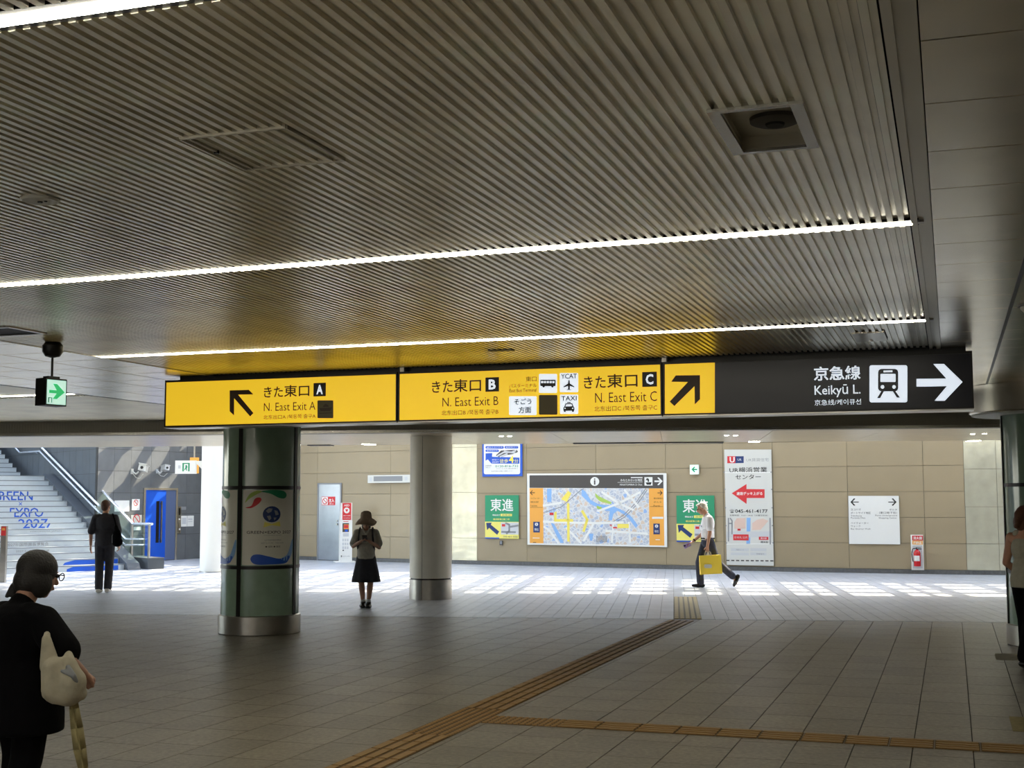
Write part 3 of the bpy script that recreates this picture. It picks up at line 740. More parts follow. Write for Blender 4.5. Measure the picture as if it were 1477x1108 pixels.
B.text('N. East Exit C', sx(1102), sy(205), sx(1431), sy(258), M['ink'], bold=-.004)
B.text('北东出口C /북동쪽 출구C', sx(1098), sy(277), sx(1432), sy(305), M['ink'])
tC, B, L = sign_unit('black railway line sign with white train pictogram and arrow right', 956.5, 1404.5, M['navy_lit'])
sx = lambda X: 920+X/2.652; sy = lambda Y: 490+Y/2.652
B.poly('yellow_face', M['yellow_lit'], [(959, 525.5), (1031, 523), (1031, 597.5), (959, 601)], .0002, .0006)
B.polys('arrow', M['ink'], [[(sx(145), sy(137)), (sx(238), sy(136)), (sx(238), sy(228)), (sx(218), sy(248)), (sx(217), sy(178)), (sx(140), sy(254)), (sx(122), sy(237)), (sx(192), sy(162)), (sx(128), sy(161))]], .0012)
B.text('京急線', sx(673), sy(101), sx(852), sy(155), M['white_lit'], .0015, .016)
B.text('Keikyū L.', sx(676), sy(172), sx(852), sy(220), M['white_lit'], .0015, .004)
B.text('京急线/케이큐선', sx(676), sy(228), sx(854), sy(250), M['white_lit'], .0015)
B.rrect('pictogram', M['white_lit'], sx(886), sy(98), sx(1031), sy(240), 3, .001)
B.rrect('pictogram', M['navy_lit'], sx(919), sy(112), sx(996), sy(198), 5, .003)
B.rrect('pictogram', M['white_lit'], sx(928), sy(131), sx(986), sy(162), 1.0, .0045)
B.rects('pictogram', M['white_lit'], [(sx(940), sy(118), sx(974), sy(125))], .0045)
for c in (936, 980): B.disc('pictogram', M['white_lit'], sx(c), sy(181), 2.6, .0045)
B.polys('pictogram', M['navy_lit'], [[(sx(931), sy(198)), (sx(941), sy(198)), (sx(927), sy(224)), (sx(915), sy(224))], [(sx(975), sy(197)), (sx(985), sy(197)), (sx(1003), sy(222)), (sx(991), sy(222))]], .003)
B.polys('arrow', M['white_lit'], [[(sx(1066), sy(150)), (sx(1180), sy(149)), (sx(1130), sy(93)), (sx(1171), sy(93)), (sx(1242), sy(162)), (sx(1174), sy(234)), (sx(1135), sy(234)), (sx(1182), sy(178)), (sx(1066), sy(180))]], .0012)
# carrier box between ceiling and signs
x0 = SP.p(252, 545)[0]; x1 = SP.p(1393, 500)[0]; lx, ly = sloc(x0)
t = thing('sign_carrier', 'long black carrier box joining the overhead signs to the ceiling', 'sign carrier', (lx, ly, 0), GRZ)
MB().box(0, x1-x0, .10, .28, zt_+.002, ZC+.02).build('box', M['frame'], t)
for px in (580, 958):
    xx = SP.p(px, 527)[0]-x0
    MB().box(xx-.022, xx+.022, -.004, .07, zt_+.002, zt_+.042).build('clamp', M['steel'], t)
# ================================================================== pillars
def cyl_patch(R, a0, a1, z0, z1, n=20, th=.004):
    """curved sheet on a cylinder of radius R; angle 0 faces the viewer (-y), positive to the right"""
    mb = MB(); b = 0
    for rr in (R, R+th):
        for z in (z0, z1):
            for i in range(n+1):
                a = a0+(a1-a0)*i/n; mb.v.append((rr*math.sin(a), -rr*math.cos(a), z))
    m = n+1
    for i in range(n):
        mb.f += [(2*m+i, 2*m+i+1, 3*m+i+1, 3*m+i), (i+1, i, m+i, m+i+1), (i, i+1, 2*m+i+1, 2*m+i), (m+i+1, m+i, 3*m+i, 3*m+i+1)]
    mb.f += [(0, 2*m, 3*m, m), (n, m+n, 3*m+n, 2*m+n)]
    return mb
def wrap(o, R):
    for v in o.data.vertices:
        a = v.co.x/R; r = R-v.co.y; v.co = (r*math.sin(a), -r*math.cos(a), v.co.z)
    o.data.update(); return o
def glass_pillar(label, cx, cy, rz, R, posters):
    t = thing('glass_pillar', label, 'pillar', (cx, cy, 0), rz, 'green glass clad pillars')
    autosmooth(MB().lathe([(R+.012, 0), (R+.025, .01), (R+.025, .235), (R+.006, .245)], 56).build('steel_base', M['steel'], t))
    MB().lathe([(R-.03, .2), (R-.03, ZC)], 40).build('core', M['frame'], t)
    quad = PI/2-.10
    for k in range(4):
        c = k*PI/2
        for z0, z1 in ((.245, .83), (.872, 1.84), (1.882, ZC)):
            autosmooth(cyl_patch(R-.012, c-quad/2, c+quad/2, z0, z1, 22, .012).build('glass_panel', M['greenglass'], t))
        for z0, z1 in ((.83, .872), (1.84, 1.882)):
            autosmooth(cyl_patch(R-.02, c-quad/2, c+quad/2, z0, z1, 22, .026).build('clip_rail', M['frame'], t))
        m = c+PI/4
        mb = MB()
        for s0 in (-1,):
            x, y = math.sin(m)*R, -math.cos(m)*R
            u = Vector((math.cos(m), math.sin(m))); v = Vector((math.sin(m), -math.cos(m)))
            p = [Vector((x, y))+u*dx+v*dy for dx, dy in ((-.026, -.05), (.026, -.05), (.026, .014), (-.026, .014))]
            mb.prism([tuple(q) for q in p], .0, ZC, 'z')
        mb.build('mullion', M['frame'], t)
    autosmooth(MB().lathe([(R-.02, 2.70), (R+.34, 2.70), (R+.36, 2.715), (R+.36, ZC-.005)], 64).build('capital', M['cpanel'], t))
    MB().lathe([(R+.02, 2.685), (R+.335, 2.685), (R+.335, 2.70), (R+.02, 2.70)], 64).build('capital_lining', M['white'], t)
    return t
q0 = onz(374, 918); rP = .50
c0 = Vector((q0.x, q0.y))*(1+(rP+.02)/q0.length)
pang = math.atan2(c0.x, c0.y)                      # direction from camera; local -y faces the camera at rz=-pang
PR = math.radians(13) - pang
pil = glass_pillar('round green glass pillar carrying curved event posters under the yellow sign', c0.x, c0.y, PR, rP, True)
def expo_poster(k, label):
    zz0, zz1 = .885, 1.83; c = k*PI/2; half = (PI/2-.10)/2-.035; Rr = rP+.001
    p = thing('poster', label, 'poster', (c0.x, c0.y, 0), PR+c, 'event posters on the pillar')
    autosmooth(cyl_patch(Rr, -half, half, zz0, zz1, 22, .0015).build('sheet', M['poster'], p))
    Wd = half*Rr; U = lambda u: -Wd+2*Wd*u; V = lambda v: zz1-(zz1-zz0)*v
    def shp(name, m, pts, y=-.002):
        # finely cut strip polygons so that they follow the curve
        mb = MB(); mb.prism([(U(a), V(b)) for a, b in pts], y, y-.001); o = mb.build(name, m, p)
        bm = bmesh.new(); bm.from_mesh(o.data)
        for i in range(1, 20):
            bmesh.ops.bisect_plane(bm, geom=bm.verts[:]+bm.edges[:]+bm.faces[:], plane_co=(U(i/20), 0, 0), plane_no=(1, 0, 0))
        bm.to_mesh(o.data); bm.free()
        return wrap(o, Rr+.0015)
    def blob(pts, n=6):
        out = []; m = len(pts)
        for i in range(m):
            p0, p1, p2, p3 = [Vector(pts[(i+j-1) % m]) for j in range(4)]
            for j in range(n):
                s = j/n; out.append(tuple(.5*((2*p1)+(-p0+p2)*s+(2*p0-5*p1+4*p2-p3)*s*s+(-p0+3*p1-3*p2+p3)*s**3)))
        return out
    shp('ribbon_shape', M['mapgreen'], blob([(.04, .17), (.12, .06), (.25, .01), (.35, .02), (.25, .06), (.12, .12)]))
    shp('ribbon_shape', M['green'], blob([(.32, .02), (.5, .0), (.74, .01), (.82, .06), (.78, .11), (.66, .105), (.5, .05)]))
    shp('ribbon_shape', M['red'], blob([(.05, .235), (.16, .21), (.22, .12), (.30, .10), (.34, .13), (.28, .19), (.16, .24)]))
    shp('ribbon_shape', M['blue'], blob([(.16, .93), (.2, .87), (.32, .86), (.5, .89), (.7, .92), (.9, .88), (.9, .93), (.8, .985), (.5, .995), (.25, .99)]))
    shp('ribbon_shape', M['water'], blob([(.72, .92), (.86, .86), (.985, .66), (.99, .8), (.93, .91), (.82, .95)]))
    shp('emblem', M['dkblue'], [(.53+.165*math.cos(a*PI/12), .325+.108*math.sin(a*PI/12)) for a in range(24)])
    for q_ in ([(.42, .28), (.47, .245), (.54, .25), (.52, .29), (.46, .31)], [(.57, .27), (.63, .28), (.66, .33), (.60, .34)], [(.44, .35), (.50, .34), (.52, .38), (.48, .41)], [(.56, .37), (.62, .37), (.58, .41)]): shp('emblem_land', M['grey'], q_, -.0035)
    shp('emblem', M['paleyellow'], [(.40, .425), (.53, .455), (.68, .42), (.70, .49), (.53, .47), (.38, .50)], -.002)
    for s, u0, u1, v0, v1, m, bo in (('GREEN×EXPO 2027', .08, .94, .545, .585, 'charcoal', .01), ('YOKOHAMA JAPAN', .38, .72, .60, .615, 'grey', 0), ('2027年国際園芸博覧会', .40, .72, .66, .68, 'grey', 0), ('2027.3.19 FRI - 9.26 SUN', .34, .76, .70, .717, 'grey', 0), ('● 国際 ● 園芸', .42, .70, .745, .77, 'charcoal', 0)):
        o = text_fit(s, U(u0), U(u1), V(v1), V(v0), -.003, M[m], p, bo); wrap(o, Rr+.0015)
for k, lb in ((0, 'white and blue event poster with globe facing the viewer on the green pillar'), (3, 'event poster wrapping the left side of the green pillar')): expo_poster(k, lb)
q1 = ondist(1463.5, 760, 14.9)
rP2 = .50; cR = Vector((q1.x+rP2+.02, 15.15))
pil2 = glass_pillar('green glass pillar at the right edge with a wide round capital', cR.x, cR.y, -math.atan2(cR.x, cR.y)+math.radians(-35), rP2, False)
# grey clad column
qc = onz(621, 866); rc = (651.7-591.5)/2/F*(qc.y+.3); cc = Vector((qc.x, qc.y))*(1+(rc+.01)/Vector((qc.x, qc.y)).length)
t = thing('round_column', 'smooth light grey metal clad column with steel foot', 'pillar', (cc.x, cc.y, 0), 0)
ca = -math.atan2(cc.x, cc.y)
a_s = math.asin(max(-.99, min(.99, (609.3-621.6)/30.1)))
for (x0, x1) in ((a_s+.012, a_s+PI-.012), (a_s-PI+.012, a_s-.012)):
    o = autosmooth(cyl_patch(rc-.01, x0, x1, .36, ZS+.02, 40, .01).build('cladding_sheet', M['concrete_col'], t)); o.rotation_euler = (0, 0, ca)
    o = autosmooth(cyl_patch(rc-.004, x0, x1, 0, .335, 40, .01).build('steel_foot', M['steel'], t)); o.rotation_euler = (0, 0, ca)
MB().lathe([(rc-.012, 0), (rc-.012, ZS)], 40).build('core', M['frame'], t)
# bright column left of the pillar
q2 = onz(300, 826); r2 = .34; c2 = Vector((onz(283.5, 826).x+r2, q2.y+r2))
t = thing('round_column', 'sunlit white column behind the green pillar', 'pillar', (c2.x, c2.y, 0), 0)
autosmooth(MB().lathe([(r2, .02), (r2, 4.95)], 48).build('shaft', M['white'], t)); MB().lathe([(r2+.012, 0), (r2+.012, .02)], 48).build('foot_ring', M['steel'], t)
# ================================================================== passage wall: signs, posters, door
def wthing(name, label, cat, x0, x1, off=.03, group=None):
    pl = wall_at(x0, x1, off); t = thing(name, label, cat, pl.loc(0), pl.rz, group); return t, Board(pl, t, 0)
# map board
t, B = wthing('map_board', 'large area map board with dark header and orange side bands', 'map', 760, 962, .05)
sx = lambda X: 680+X/4.923; sy = lambda Y: 640+Y/4.923
B.poly('frame', M['white'], [(sx(397), sy(213)), (sx(1386), sy(210)), (sx(1391), sy(735)), (sx(400), sy(717))], 0, .02)
B.poly('header', M['charcoal'], [(sx(415), sy(225)), (sx(1364), sy(221)), (sx(1366), sy(318)), (sx(415), sy(314))], .0205)
B.poly('side_band', M['orange'], [(sx(415), sy(316)), (sx(512), sy(316)), (sx(514), sy(708)), (sx(417), sy(706))], .0205)
B.poly('side_band', M['orange'], [(sx(1262), sy(318)), (sx(1366), sy(319)), (sx(1372), sy(724)), (sx(1266), sy(722))], .0205)
B.poly('map_sheet', M['mapprint'], [(sx(512), sy(317)), (sx(1262), sy(318)), (sx(1266), sy(720)), (sx(514), sy(708))], .0205)
random.seed(3)
o0 = .022
B.polys('map_water', M['water'], [[(sx(538), sy(320)), (sx(572), sy(320)), (sx(570), sy(415)), (sx(540), sy(415))], [(sx(785), sy(320)), (sx(812), sy(340)), (sx(850), sy(400)), (sx(905), sy(430)), (sx(1000), sy(440)), (sx(1085), sy(478)), (sx(1140), sy(520)), (sx(1185), sy(580)), (sx(1170), sy(600)), (sx(1110), sy(520)), (sx(1040), sy(475)), (sx(1010), sy(500)), (sx(1000), sy(545)), (sx(975), sy(545)), (sx(985), sy(480)), (sx(930), sy(470)), (sx(850), sy(430)), (sx(785), sy(370))],
    [(sx(565), sy(560)), (sx(590), sy(570)), (sx(640), sy(660)), (sx(660), sy(706)), (sx(635), sy(706)), (sx(600), sy(640))], [(sx(835), sy(640)), (sx(870), sy(640)), (sx(860), sy(690)), (sx(845), sy(690))]], .024, .0006)
B.polys('map_park', M['mapgreen'], [[(sx(880), sy(350)), (sx(905), sy(372)), (sx(1000), sy(418)), (sx(990), sy(430)), (sx(915), sy(410)), (sx(885), sy(380))], [(sx(890), sy(440)), (sx(930), sy(452)), (sx(925), sy(470)), (sx(895), sy(462))]], .025, .0006)
B.line('map_rail', M['grey'], [[(sx(516), sy(490)), (sx(640), sy(450)), (sx(780), sy(330)), (sx(800), sy(320))], [(sx(1000), sy(560)), (sx(1080), sy(510)), (sx(1170), sy(420)), (sx(1240), sy(320))], [(sx(1010), sy(570)), (sx(1090), sy(522)), (sx(1180), sy(430)), (sx(1250), sy(330))]], .02, .0255, .0005)
B.line('map_roads', M['white'], [[(sx(515), sy(440)), (sx(640), sy(420))], [(sx(516), sy(555)), (sx(700), sy(560)), (sx(880), sy(565)), (sx(1080), sy(560))], [(sx(900), sy(480)), (sx(1060), sy(420)), (sx(1200), sy(345))], [(sx(930), sy(345)), (sx(1060), sy(430)), (sx(1150), sy(470))], [(sx(620), sy(706)), (sx(560), sy(620)), (sx(520), sy(590))], [(sx(800), sy(690)), (sx(870), sy(570))], [(sx(1000), sy(700)), (sx(1010), sy(570))], [(sx(1090), sy(330)), (sx(1190), sy(450))], [(sx(960), sy(620)), (sx(1250), sy(640))], [(sx(680), sy(600)), (sx(780), sy(706))], [(sx(1120), sy(560)), (sx(1130), sy(700))]], .055, .0262, .0005)
B.line('map_streets', M['mapyellow'], [[(sx(690), sy(430)), (sx(692), sy(690))], [(sx(600), sy(490)), (sx(598), sy(545)), (sx(720), sy(545))], [(sx(790), sy(480)), (sx(825), sy(540)), (sx(800), sy(620))]], .07, .0268, .0005)
B.polys('map_streets', M['mapyellow'], [[(sx(640), sy(395)), (sx(690), sy(335)), (sx(712), sy(352)), (sx(680), sy(415))], [(sx(1040), sy(570)), (sx(1120), sy(570)), (sx(1120), sy(600)), (sx(1040), sy(600))]], .0268, .0005)
B.rects('map_marks', M['red'], [(sx(558), sy(490), sx(586), sy(508)), (sx(1008), sy(592), sx(1036), sy(602)), (sx(985), sy(575), sx(1000), sy(583))], .0274, .0005)
B.rects('map_marks', M['grey'], [(sx(890+10*k), sy(655), sx(895+10*k), sy(700)) for k in range(8)], .0274, .0005)
B.disc('info_mark', M['white'], sx(878), sy(269), 6.4, .0225); B.text('i', sx(872), sy(247), sx(884), sy(292), M['charcoal'], .026, .015)
B.text('みなとみらい21地区', sx(1060), sy(250), sx(1217), sy(268), M['white'], .0225, .01)
B.text('MINATOMIRAI 21 Dist.', sx(1057), sy(285), sx(1217), sy(298), M['white'], .0225)
B.rects('rule', M['white'], [(sx(1135), sy(238), sx(1217), sy(244)), (sx(1040), sy(274), sx(1217), sy(276))], .0225)
B.rect('pictogram', M['white'], sx(1231), sy(238), sx(1288), sy(298), .0225)
B.polys('pictogram', M['inkblack'], [[(sx(1240), sy(276)), (sx(1282), sy(274)), (sx(1276), sy(292)), (sx(1248), sy(292))], [(sx(1250), sy(245)), (sx(1262), sy(250)), (sx(1264), sy(270)), (sx(1255), sy(272)), (sx(1252), sy(258)), (sx(1240), sy(262)), (sx(1244), sy(252))]], .024)
B.polys('arrow', M['white'], [[(sx(1302), sy(262)), (sx(1340), sy(262)), (sx(1322), sy(242)), (sx(1333), sy(240)), (sx(1360), sy(267)), (sx(1333), sy(295)), (sx(1322), sy(293)), (sx(1340), sy(273)), (sx(1302), sy(273))]], .0225)
for x, s_, y in ((436, -1, 349), (1341, 1, 350)):
    B.polys('arrow', M['inkblack'], [[(sx(x-17*s_), sy(y-2.5)), (sx(x+9*s_), sy(y-2.5)), (sx(x-2*s_), sy(y-15)), (sx(x+3*s_), sy(y-17)), (sx(x+18*s_), sy(y)), (sx(x+3*s_), sy(y+17)), (sx(x-2*s_), sy(y+15)), (sx(x+9*s_), sy(y+2.5)), (sx(x-17*s_), sy(y+2.5))]], .0225)
for ls, xa, xb in ((('ベイクォーター', '横浜駅', 'Yokohama'), 422, 490), (('横浜駅西口', 'ポルタ', 'Porta'), 1296, 1362)):
    for k, s_ in enumerate(ls): B.text(s_, sx(xa), sy(383+k*26), sx(xb-k*10), sy(395+k*26), M['ink'], .0225)
B.rects('rule', M['ink'], [(sx(420), sy(452), sx(508), sy(454)), (sx(1270), sy(446), sx(1362), sy(448)), (sx(440), sy(700), sx(462), sy(704))], .0225)
B.rects('rule', M['white'], [(sx(1285), sy(520), sx(1364), sy(534)), (sx(438), sy(668), sx(486), sy(672)), (sx(1310), sy(680), sx(1340), sy(685))], .0225)
for x, y in ((465, 593), (1317, 606)):
    B.rect('notice', M['dkblue'], sx(x-23), sy(y-38), sx(x+23), sy(y+38), .0225); B.disc('notice', M['white'], sx(x), sy(y-20), 2.3, .024); B.text('i', sx(x-2.5), sy(y-28), sx(x+2.5), sy(y-12), M['dkblue'], .0255, .03)
    B.text('現在', sx(x-15), sy(y+8), sx(x+15), sy(y+26), M['white'], .024)
# blue clinic style poster
t, B = wthing('poster', 'blue framed poster high on the wall above the left green poster', 'poster', 696, 753, .04)
sx = lambda X: 690+X/7.92; sy = lambda Y: 640+Y/7.92
B.rect('sheet', M['blue'], sx(46), sy(-8), sx(503), sy(375), 0, .006)
B.rrect('panel', M['white'], sx(64), sy(-4), sx(478), sy(350), 2.5, .0065)
for x0, x1, y0, y1, s_ in ((84, 292, 28, 58, '横浜スカイビル'), (300, 458, 28, 56, '横浜駅東口すぐ'), (84, 236, 68, 96, '脳神経外科')):
    B.rrect('label_band', M['blue'], sx(x0), sy(y0), sx(x1), sy(y1), 1.6, .008); B.text(s_, sx(x0+14), sy(y0+7), sx(x1-14), sy(y1-7), M['white'], .0095)
B.poly('sketch', M['charcoal'], [(sx(200), sy(135)), (sx(260), sy(80)), (sx(330), sy(75)), (sx(440), sy(70)), (sx(455), sy(95)), (sx(400), sy(120)), (sx(330), sy(130)), (sx(250), sy(160))], .008)
B.line('sketch', M['ltgrey'], [[(sx(220), sy(140)), (sx(290), sy(100)), (sx(380), sy(98)), (sx(430), sy(80))], [(sx(250), sy(150)), (sx(330), sy(118))], [(sx(300), sy(88)), (sx(420), sy(108))]], .04, .0095)
B.polys('arrow', M['blue'], [[(sx(84), sy(112)), (sx(160), sy(108)), (sx(158), sy(150)), (sx(470), sy(160)), (sx(470), sy(230)), (sx(150), sy(228)), (sx(110), sy(180)), (sx(84), sy(196))]], .008)
B.text('徒歩', sx(245), sy(176), sx(342), sy(222), M['paleyellow'], .010, .006); B.text('4', sx(352), sy(140), sx(406), sy(222), M['yellow'], .010, .02); B.text('分', sx(412), sy(176), sx(458), sy(222), M['paleyellow'], .010, .006)
B.text('横浜駅より', sx(158), sy(176), sx(235), sy(194), M['white'], .010); B.text('連絡通路', sx(158), sy(202), sx(235), sy(218), M['white'], .010)
B.text('0120-816-732', sx(195), sy(244), sx(458), sy(270), M['green'], .010, .01); B.text('診療時間', sx(84), sy(244), sx(150), sy(262), M['grey'], .010); B.text('医療法人', sx(84), sy(268), sx(140), sy(280), M['grey'], .010)
B.text('スカイビル内 横浜駅東口', sx(205), sy(278), sx(452), sy(292), M['grey'], .010); B.text('完全予約制 お気軽にお電話ください', sx(150), sy(306), sx(398), sy(322), M['grey'], .010)
def green_poster(label, X0, X1, Y0, Y1, Y2, sx, sy):
    """X0..X1, Y0 top, Y1 split, Y2 bottom, in the crop's own units"""
    t, B = wthing('poster', label, 'poster', sx(X0), sx(X1), .04, 'green cram school posters')
    U = lambda u: sx(X0+(X1-X0)*u); V = lambda v: sy(Y0+(Y1-Y0)*v); V2 = lambda v: sy(Y1+(Y2-Y1)*v)
    B.rect('sheet', M['green'], U(0), V(0), U(1), V(1), 0, .006)
    B.rect('sheet', M['paleyellow'], U(0), V2(0), U(1), V2(1), 0, .006)
    B.text('東進', U(.16), V(.13), U(.84), V(.60), M['white'], .008, .012)
    B.text('現役合格', U(.22), V(.72), U(.45), V(.78), M['white'], .008, .02); B.rect('label_band', M['paleyellow'], U(.46), V(.70), U(.80), V(.79), .0065); B.text('高等部', U(.5), V(.72), U(.76), V(.775), M['green'], .009)
    B.text('横浜駅東口第二校', U(.24), V(.87), U(.73), V(.94), M['paleyellow'], .008, .01)
    B.polys('arrow', M['dkblue'], [[(U(.03), V2(.06)), (U(.20), V2(.05)), (U(.17), V2(.17)), (U(.42), V2(.58)), (U(.36), V2(.78)), (U(.12), V2(.36)), (U(.06), V2(.50))]], .0065)
    o = B.rect('map_inset', M['ltgrey'], U(.47), V2(.04), U(1), V2(.76), .0065)
    B.line('map_inset', M['grey'], [[(U(.62), V2(.08)), (U(.72), V2(.18)), (U(.72), V2(.55)), (U(.64), V2(.7))], [(U(.75), V2(.3)), (U(.98), V2(.22))], [(U(.5), V2(.6)), (U(.9), V2(.62))]], .05, .008)
    B.rects('map_inset', M['red'], [(U(.50), V2(.14), U(.60), V2(.28))], .009)
    B.text('045-451-1056', U(.55), V2(.84), U(.97), V2(.94), M['dkblue'], .008); B.rects('label_band', M['blue'], [(U(0), V2(.93), U(.42), V2(1.0))], .0065)
    return t
green_poster('green and yellow cram school poster left of the map board', 78, 462, 590, 893, 1085, lambda X: 690+X/7.92, lambda Y: 640+Y/7.92)
green_poster('green and yellow cram school poster half hidden by the white-haired man', 93, 412, 437, 676, 826, lambda X: 960+X/5.833, lambda Y: 640+Y/5.833)
# small exit arrow sign on the wall
t, B = wthing('exit_arrow_sign', 'small white and green arrow sign high on the beige wall', 'sign', 996, 1009, .05)
B.rect('housing', M['white'], 995.8, 670.5, 1008.5, 684.5, 0, .05); B.rect('face', M['mint_lit'], 996.4, 671.2, 1008, 683.8, .0505)
B.polys('arrow', M['green'], [[(998, 677.3), (1002.5, 673), (1003.8, 674.2), (1001.8, 676.4), (1006.6, 676.4), (1006.6, 678.4), (1001.8, 678.4), (1003.8, 680.4), (1002.5, 681.6)]], .052)
# tall housing agency poster
t, B = wthing('poster', 'tall white poster sheet with a red arrow and phone number', 'poster', 1045, 1115, .04)
sx = lambda X: 960+X/5.833; sy = lambda Y: 640+Y/5.833
B.poly('sheet', M['offwhite'], [(sx(494), sy(50)), (sx(890), sy(50)), (sx(900), sy(540)), (sx(911), sy(1028)), (sx(516), sy(1020)), (sx(505), sy(540))], 0, .006)
B.poly('emblem', M['red'], [(sx(520), sy(106)), (sx(588), sy(106)), (sx(588), sy(165)), (sx(520), sy(165))], .0065); B.poly('emblem', M['dkblue'], [(sx(588), sy(106)), (sx(658), sy(106)), (sx(658), sy(163)), (sx(588), sy(165))], .0065)
B.text('U', sx(540), sy(112), sx(582), sy(160), M['white'], .008, .03); B.text('UR', sx(606), sy(126), sx(640), sy(144), M['ltgrey'], .008, .01)
B.text('UR賃貸住宅', sx(680), sy(122), sx(868), sy(150), M['grey'], .008, -.005)
B.text('UR横浜営業', sx(538), sy(198), sx(856), sy(244), M['inkblack'], .008, .008); B.text('センター', sx(588), sy(260), sx(802), sy(300), M['inkblack'], .008, .008)
B.polys('arrow', M['offwhite'], [[(sx(548), sy(418)), (sx(690), sy(328)), (sx(690), sy(374)), (sx(842), sy(376)), (sx(842), sy(466)), (sx(692), sy(466)), (sx(690), sy(522))]], .008)
B.polys('arrow', M['red'], [[(sx(558), sy(418)), (sx(682), sy(340)), (sx(682), sy(382)), (sx(834), sy(384)), (sx(834), sy(458)), (sx(684), sy(458)), (sx(682), sy(508))]], .0095)
B.text('連絡デッキ上がる', sx(598), sy(406), sx(816), sy(434), M['white'], .012, .015)
B.text('☎', sx(541), sy(553), sx(578), sy(584), M['inkblack'], .008); B.text('045-461-4177', sx(586), sy(553), sx(860), sy(583), M['inkblack'], .008, .012)
B.text('営業時間：9:30〜18:00（水曜日定休）', sx(541), sy(597), sx(862), sy(611), M['charcoal'], .008)
B.polys('map_blocks', M['mappink'], [[(sx(600), sy(628)), (sx(672), sy(626)), (sx(674), sy(715)), (sx(580), sy(716)), (sx(580), sy(660))], [(sx(730), sy(670)), (sx(770), sy(640)), (sx(820), sy(630)), (sx(866), sy(650)), (sx(800), sy(725)), (sx(730), sy(728))]], .0075)
B.polys('map_water', M['water'], [[(sx(684), sy(624)), (sx(716), sy(624)), (sx(712), sy(846)), (sx(680), sy(846))]], .0075)
B.line('map_lines', M['grey'], [[(sx(530), sy(628)), (sx(530), sy(820))], [(sx(545), sy(628)), (sx(560), sy(650)), (sx(560), sy(760))], [(sx(530), sy(672)), (sx(560), sy(672))], [(sx(880), sy(628)), (sx(882), sy(845))]], .03, .009)
B.line('map_lines', M['ltgrey'], [[(sx(530), sy(765)), (sx(880), sy(763))]], .14, .0085)
B.rects('map_marks', M['red'], [(sx(570), sy(764), sx(700), sy(814)), (sx(786), sy(784), sx(866), sy(810)), (sx(606), sy(716), sx(632), sy(732))], .010)
B.text('日本丸 公共', sx(582), sy(780), sx(690), sy(798), M['ltgrey'], .012); B.text('横浜駅', sx(800), sy(790), sx(852), sy(804), M['white'], .012); B.text('横浜駅', sx(800), sy(820), sx(866), sy(838), M['inkblack'], .012)
B.rects('label_band', M['ltgrey'], [(sx(550), sy(880), sx(702), sy(906)), (sx(714), sy(880), sx(850), sy(906)), (sx(550), sy(916), sx(702), sy(940)), (sx(714), sy(916), sx(850), sy(940))], .0075)
B.text('外観イメージ', sx(594), sy(886), sx(660), sy(900), M['grey'], .010); B.text('営業案内', sx(765), sy(922), sx(830), sy(935), M['grey'], .010)
B.rects('rule', M['charcoal'], [(sx(512+41*k), sy(978+k*.4), sx(512+41*k+27), sy(988+k*.4)) for k in range(10)], .0075)
B.line('map_lines', M['white'], [[(sx(516), sy(846)), (sx(905), sy(842))], [(sx(500), sy(244)), (sx(892), sy(242))]], .02, .0075)
for X, Y in ((495, 240), (888, 240), (500, 385), (893, 385), (505, 540), (897, 540), (509, 690), (899, 690), (512, 836), (905, 836)): B.rects('clip', M['grey'], [(sx(X-5), sy(Y-5), sx(X+5), sy(Y+5))], .007, .004)
# white direction board
t, B = wthing('direction_board', 'square white direction board with black arrows both ways', 'sign', 1224, 1298, .04)
sx = lambda X: 1100+X/3.26; sy = lambda Y: 620+Y/3.26
B.poly('sheet', M['white'], [(sx(403), sy(311)), (sx(640), sy(311)), (sx(647), sy(539)), (sx(407), sy(537))], 0, .008)
for x, s_ in ((433, -1), (610, 1)):
    B.polys('arrow', M['inkblack'], [[(sx(x-19*s_), sy(338)), (sx(x+10*s_), sy(338)), (sx(x-3*s_), sy(325)), (sx(x+3*s_), sy(322)), (sx(x+20*s_), sy(340)), (sx(x+3*s_), sy(358)), (sx(x-3*s_), sy(355)), (sx(x+10*s_), sy(342)), (sx(x-19*s_), sy(342))]], .009)
for s_, x0, x1, y0, y1 in (('ヨコハマ', 415, 462, 371, 380), ('ポートサイド地区', 415, 508, 386, 396), ('Yokohama', 415, 466, 401, 408), ('Portside Dist.', 415, 484, 411, 418), ('ベイクォーター', 415, 498, 434, 444), ('ウォーク', 415, 460, 449, 458), ('Bay Quarter Walk', 415, 508, 463, 471), ('ポルタ', 596, 632, 371, 380), ('（東口地下街）', 548, 632, 385, 396), ('Porta Underground', 530, 632, 400, 408), ('Shopping Center', 546, 632, 411, 420)):
    B.text(s_, sx(x0), sy(y0), sx(x1), sy(y1), M['charcoal'], .010)
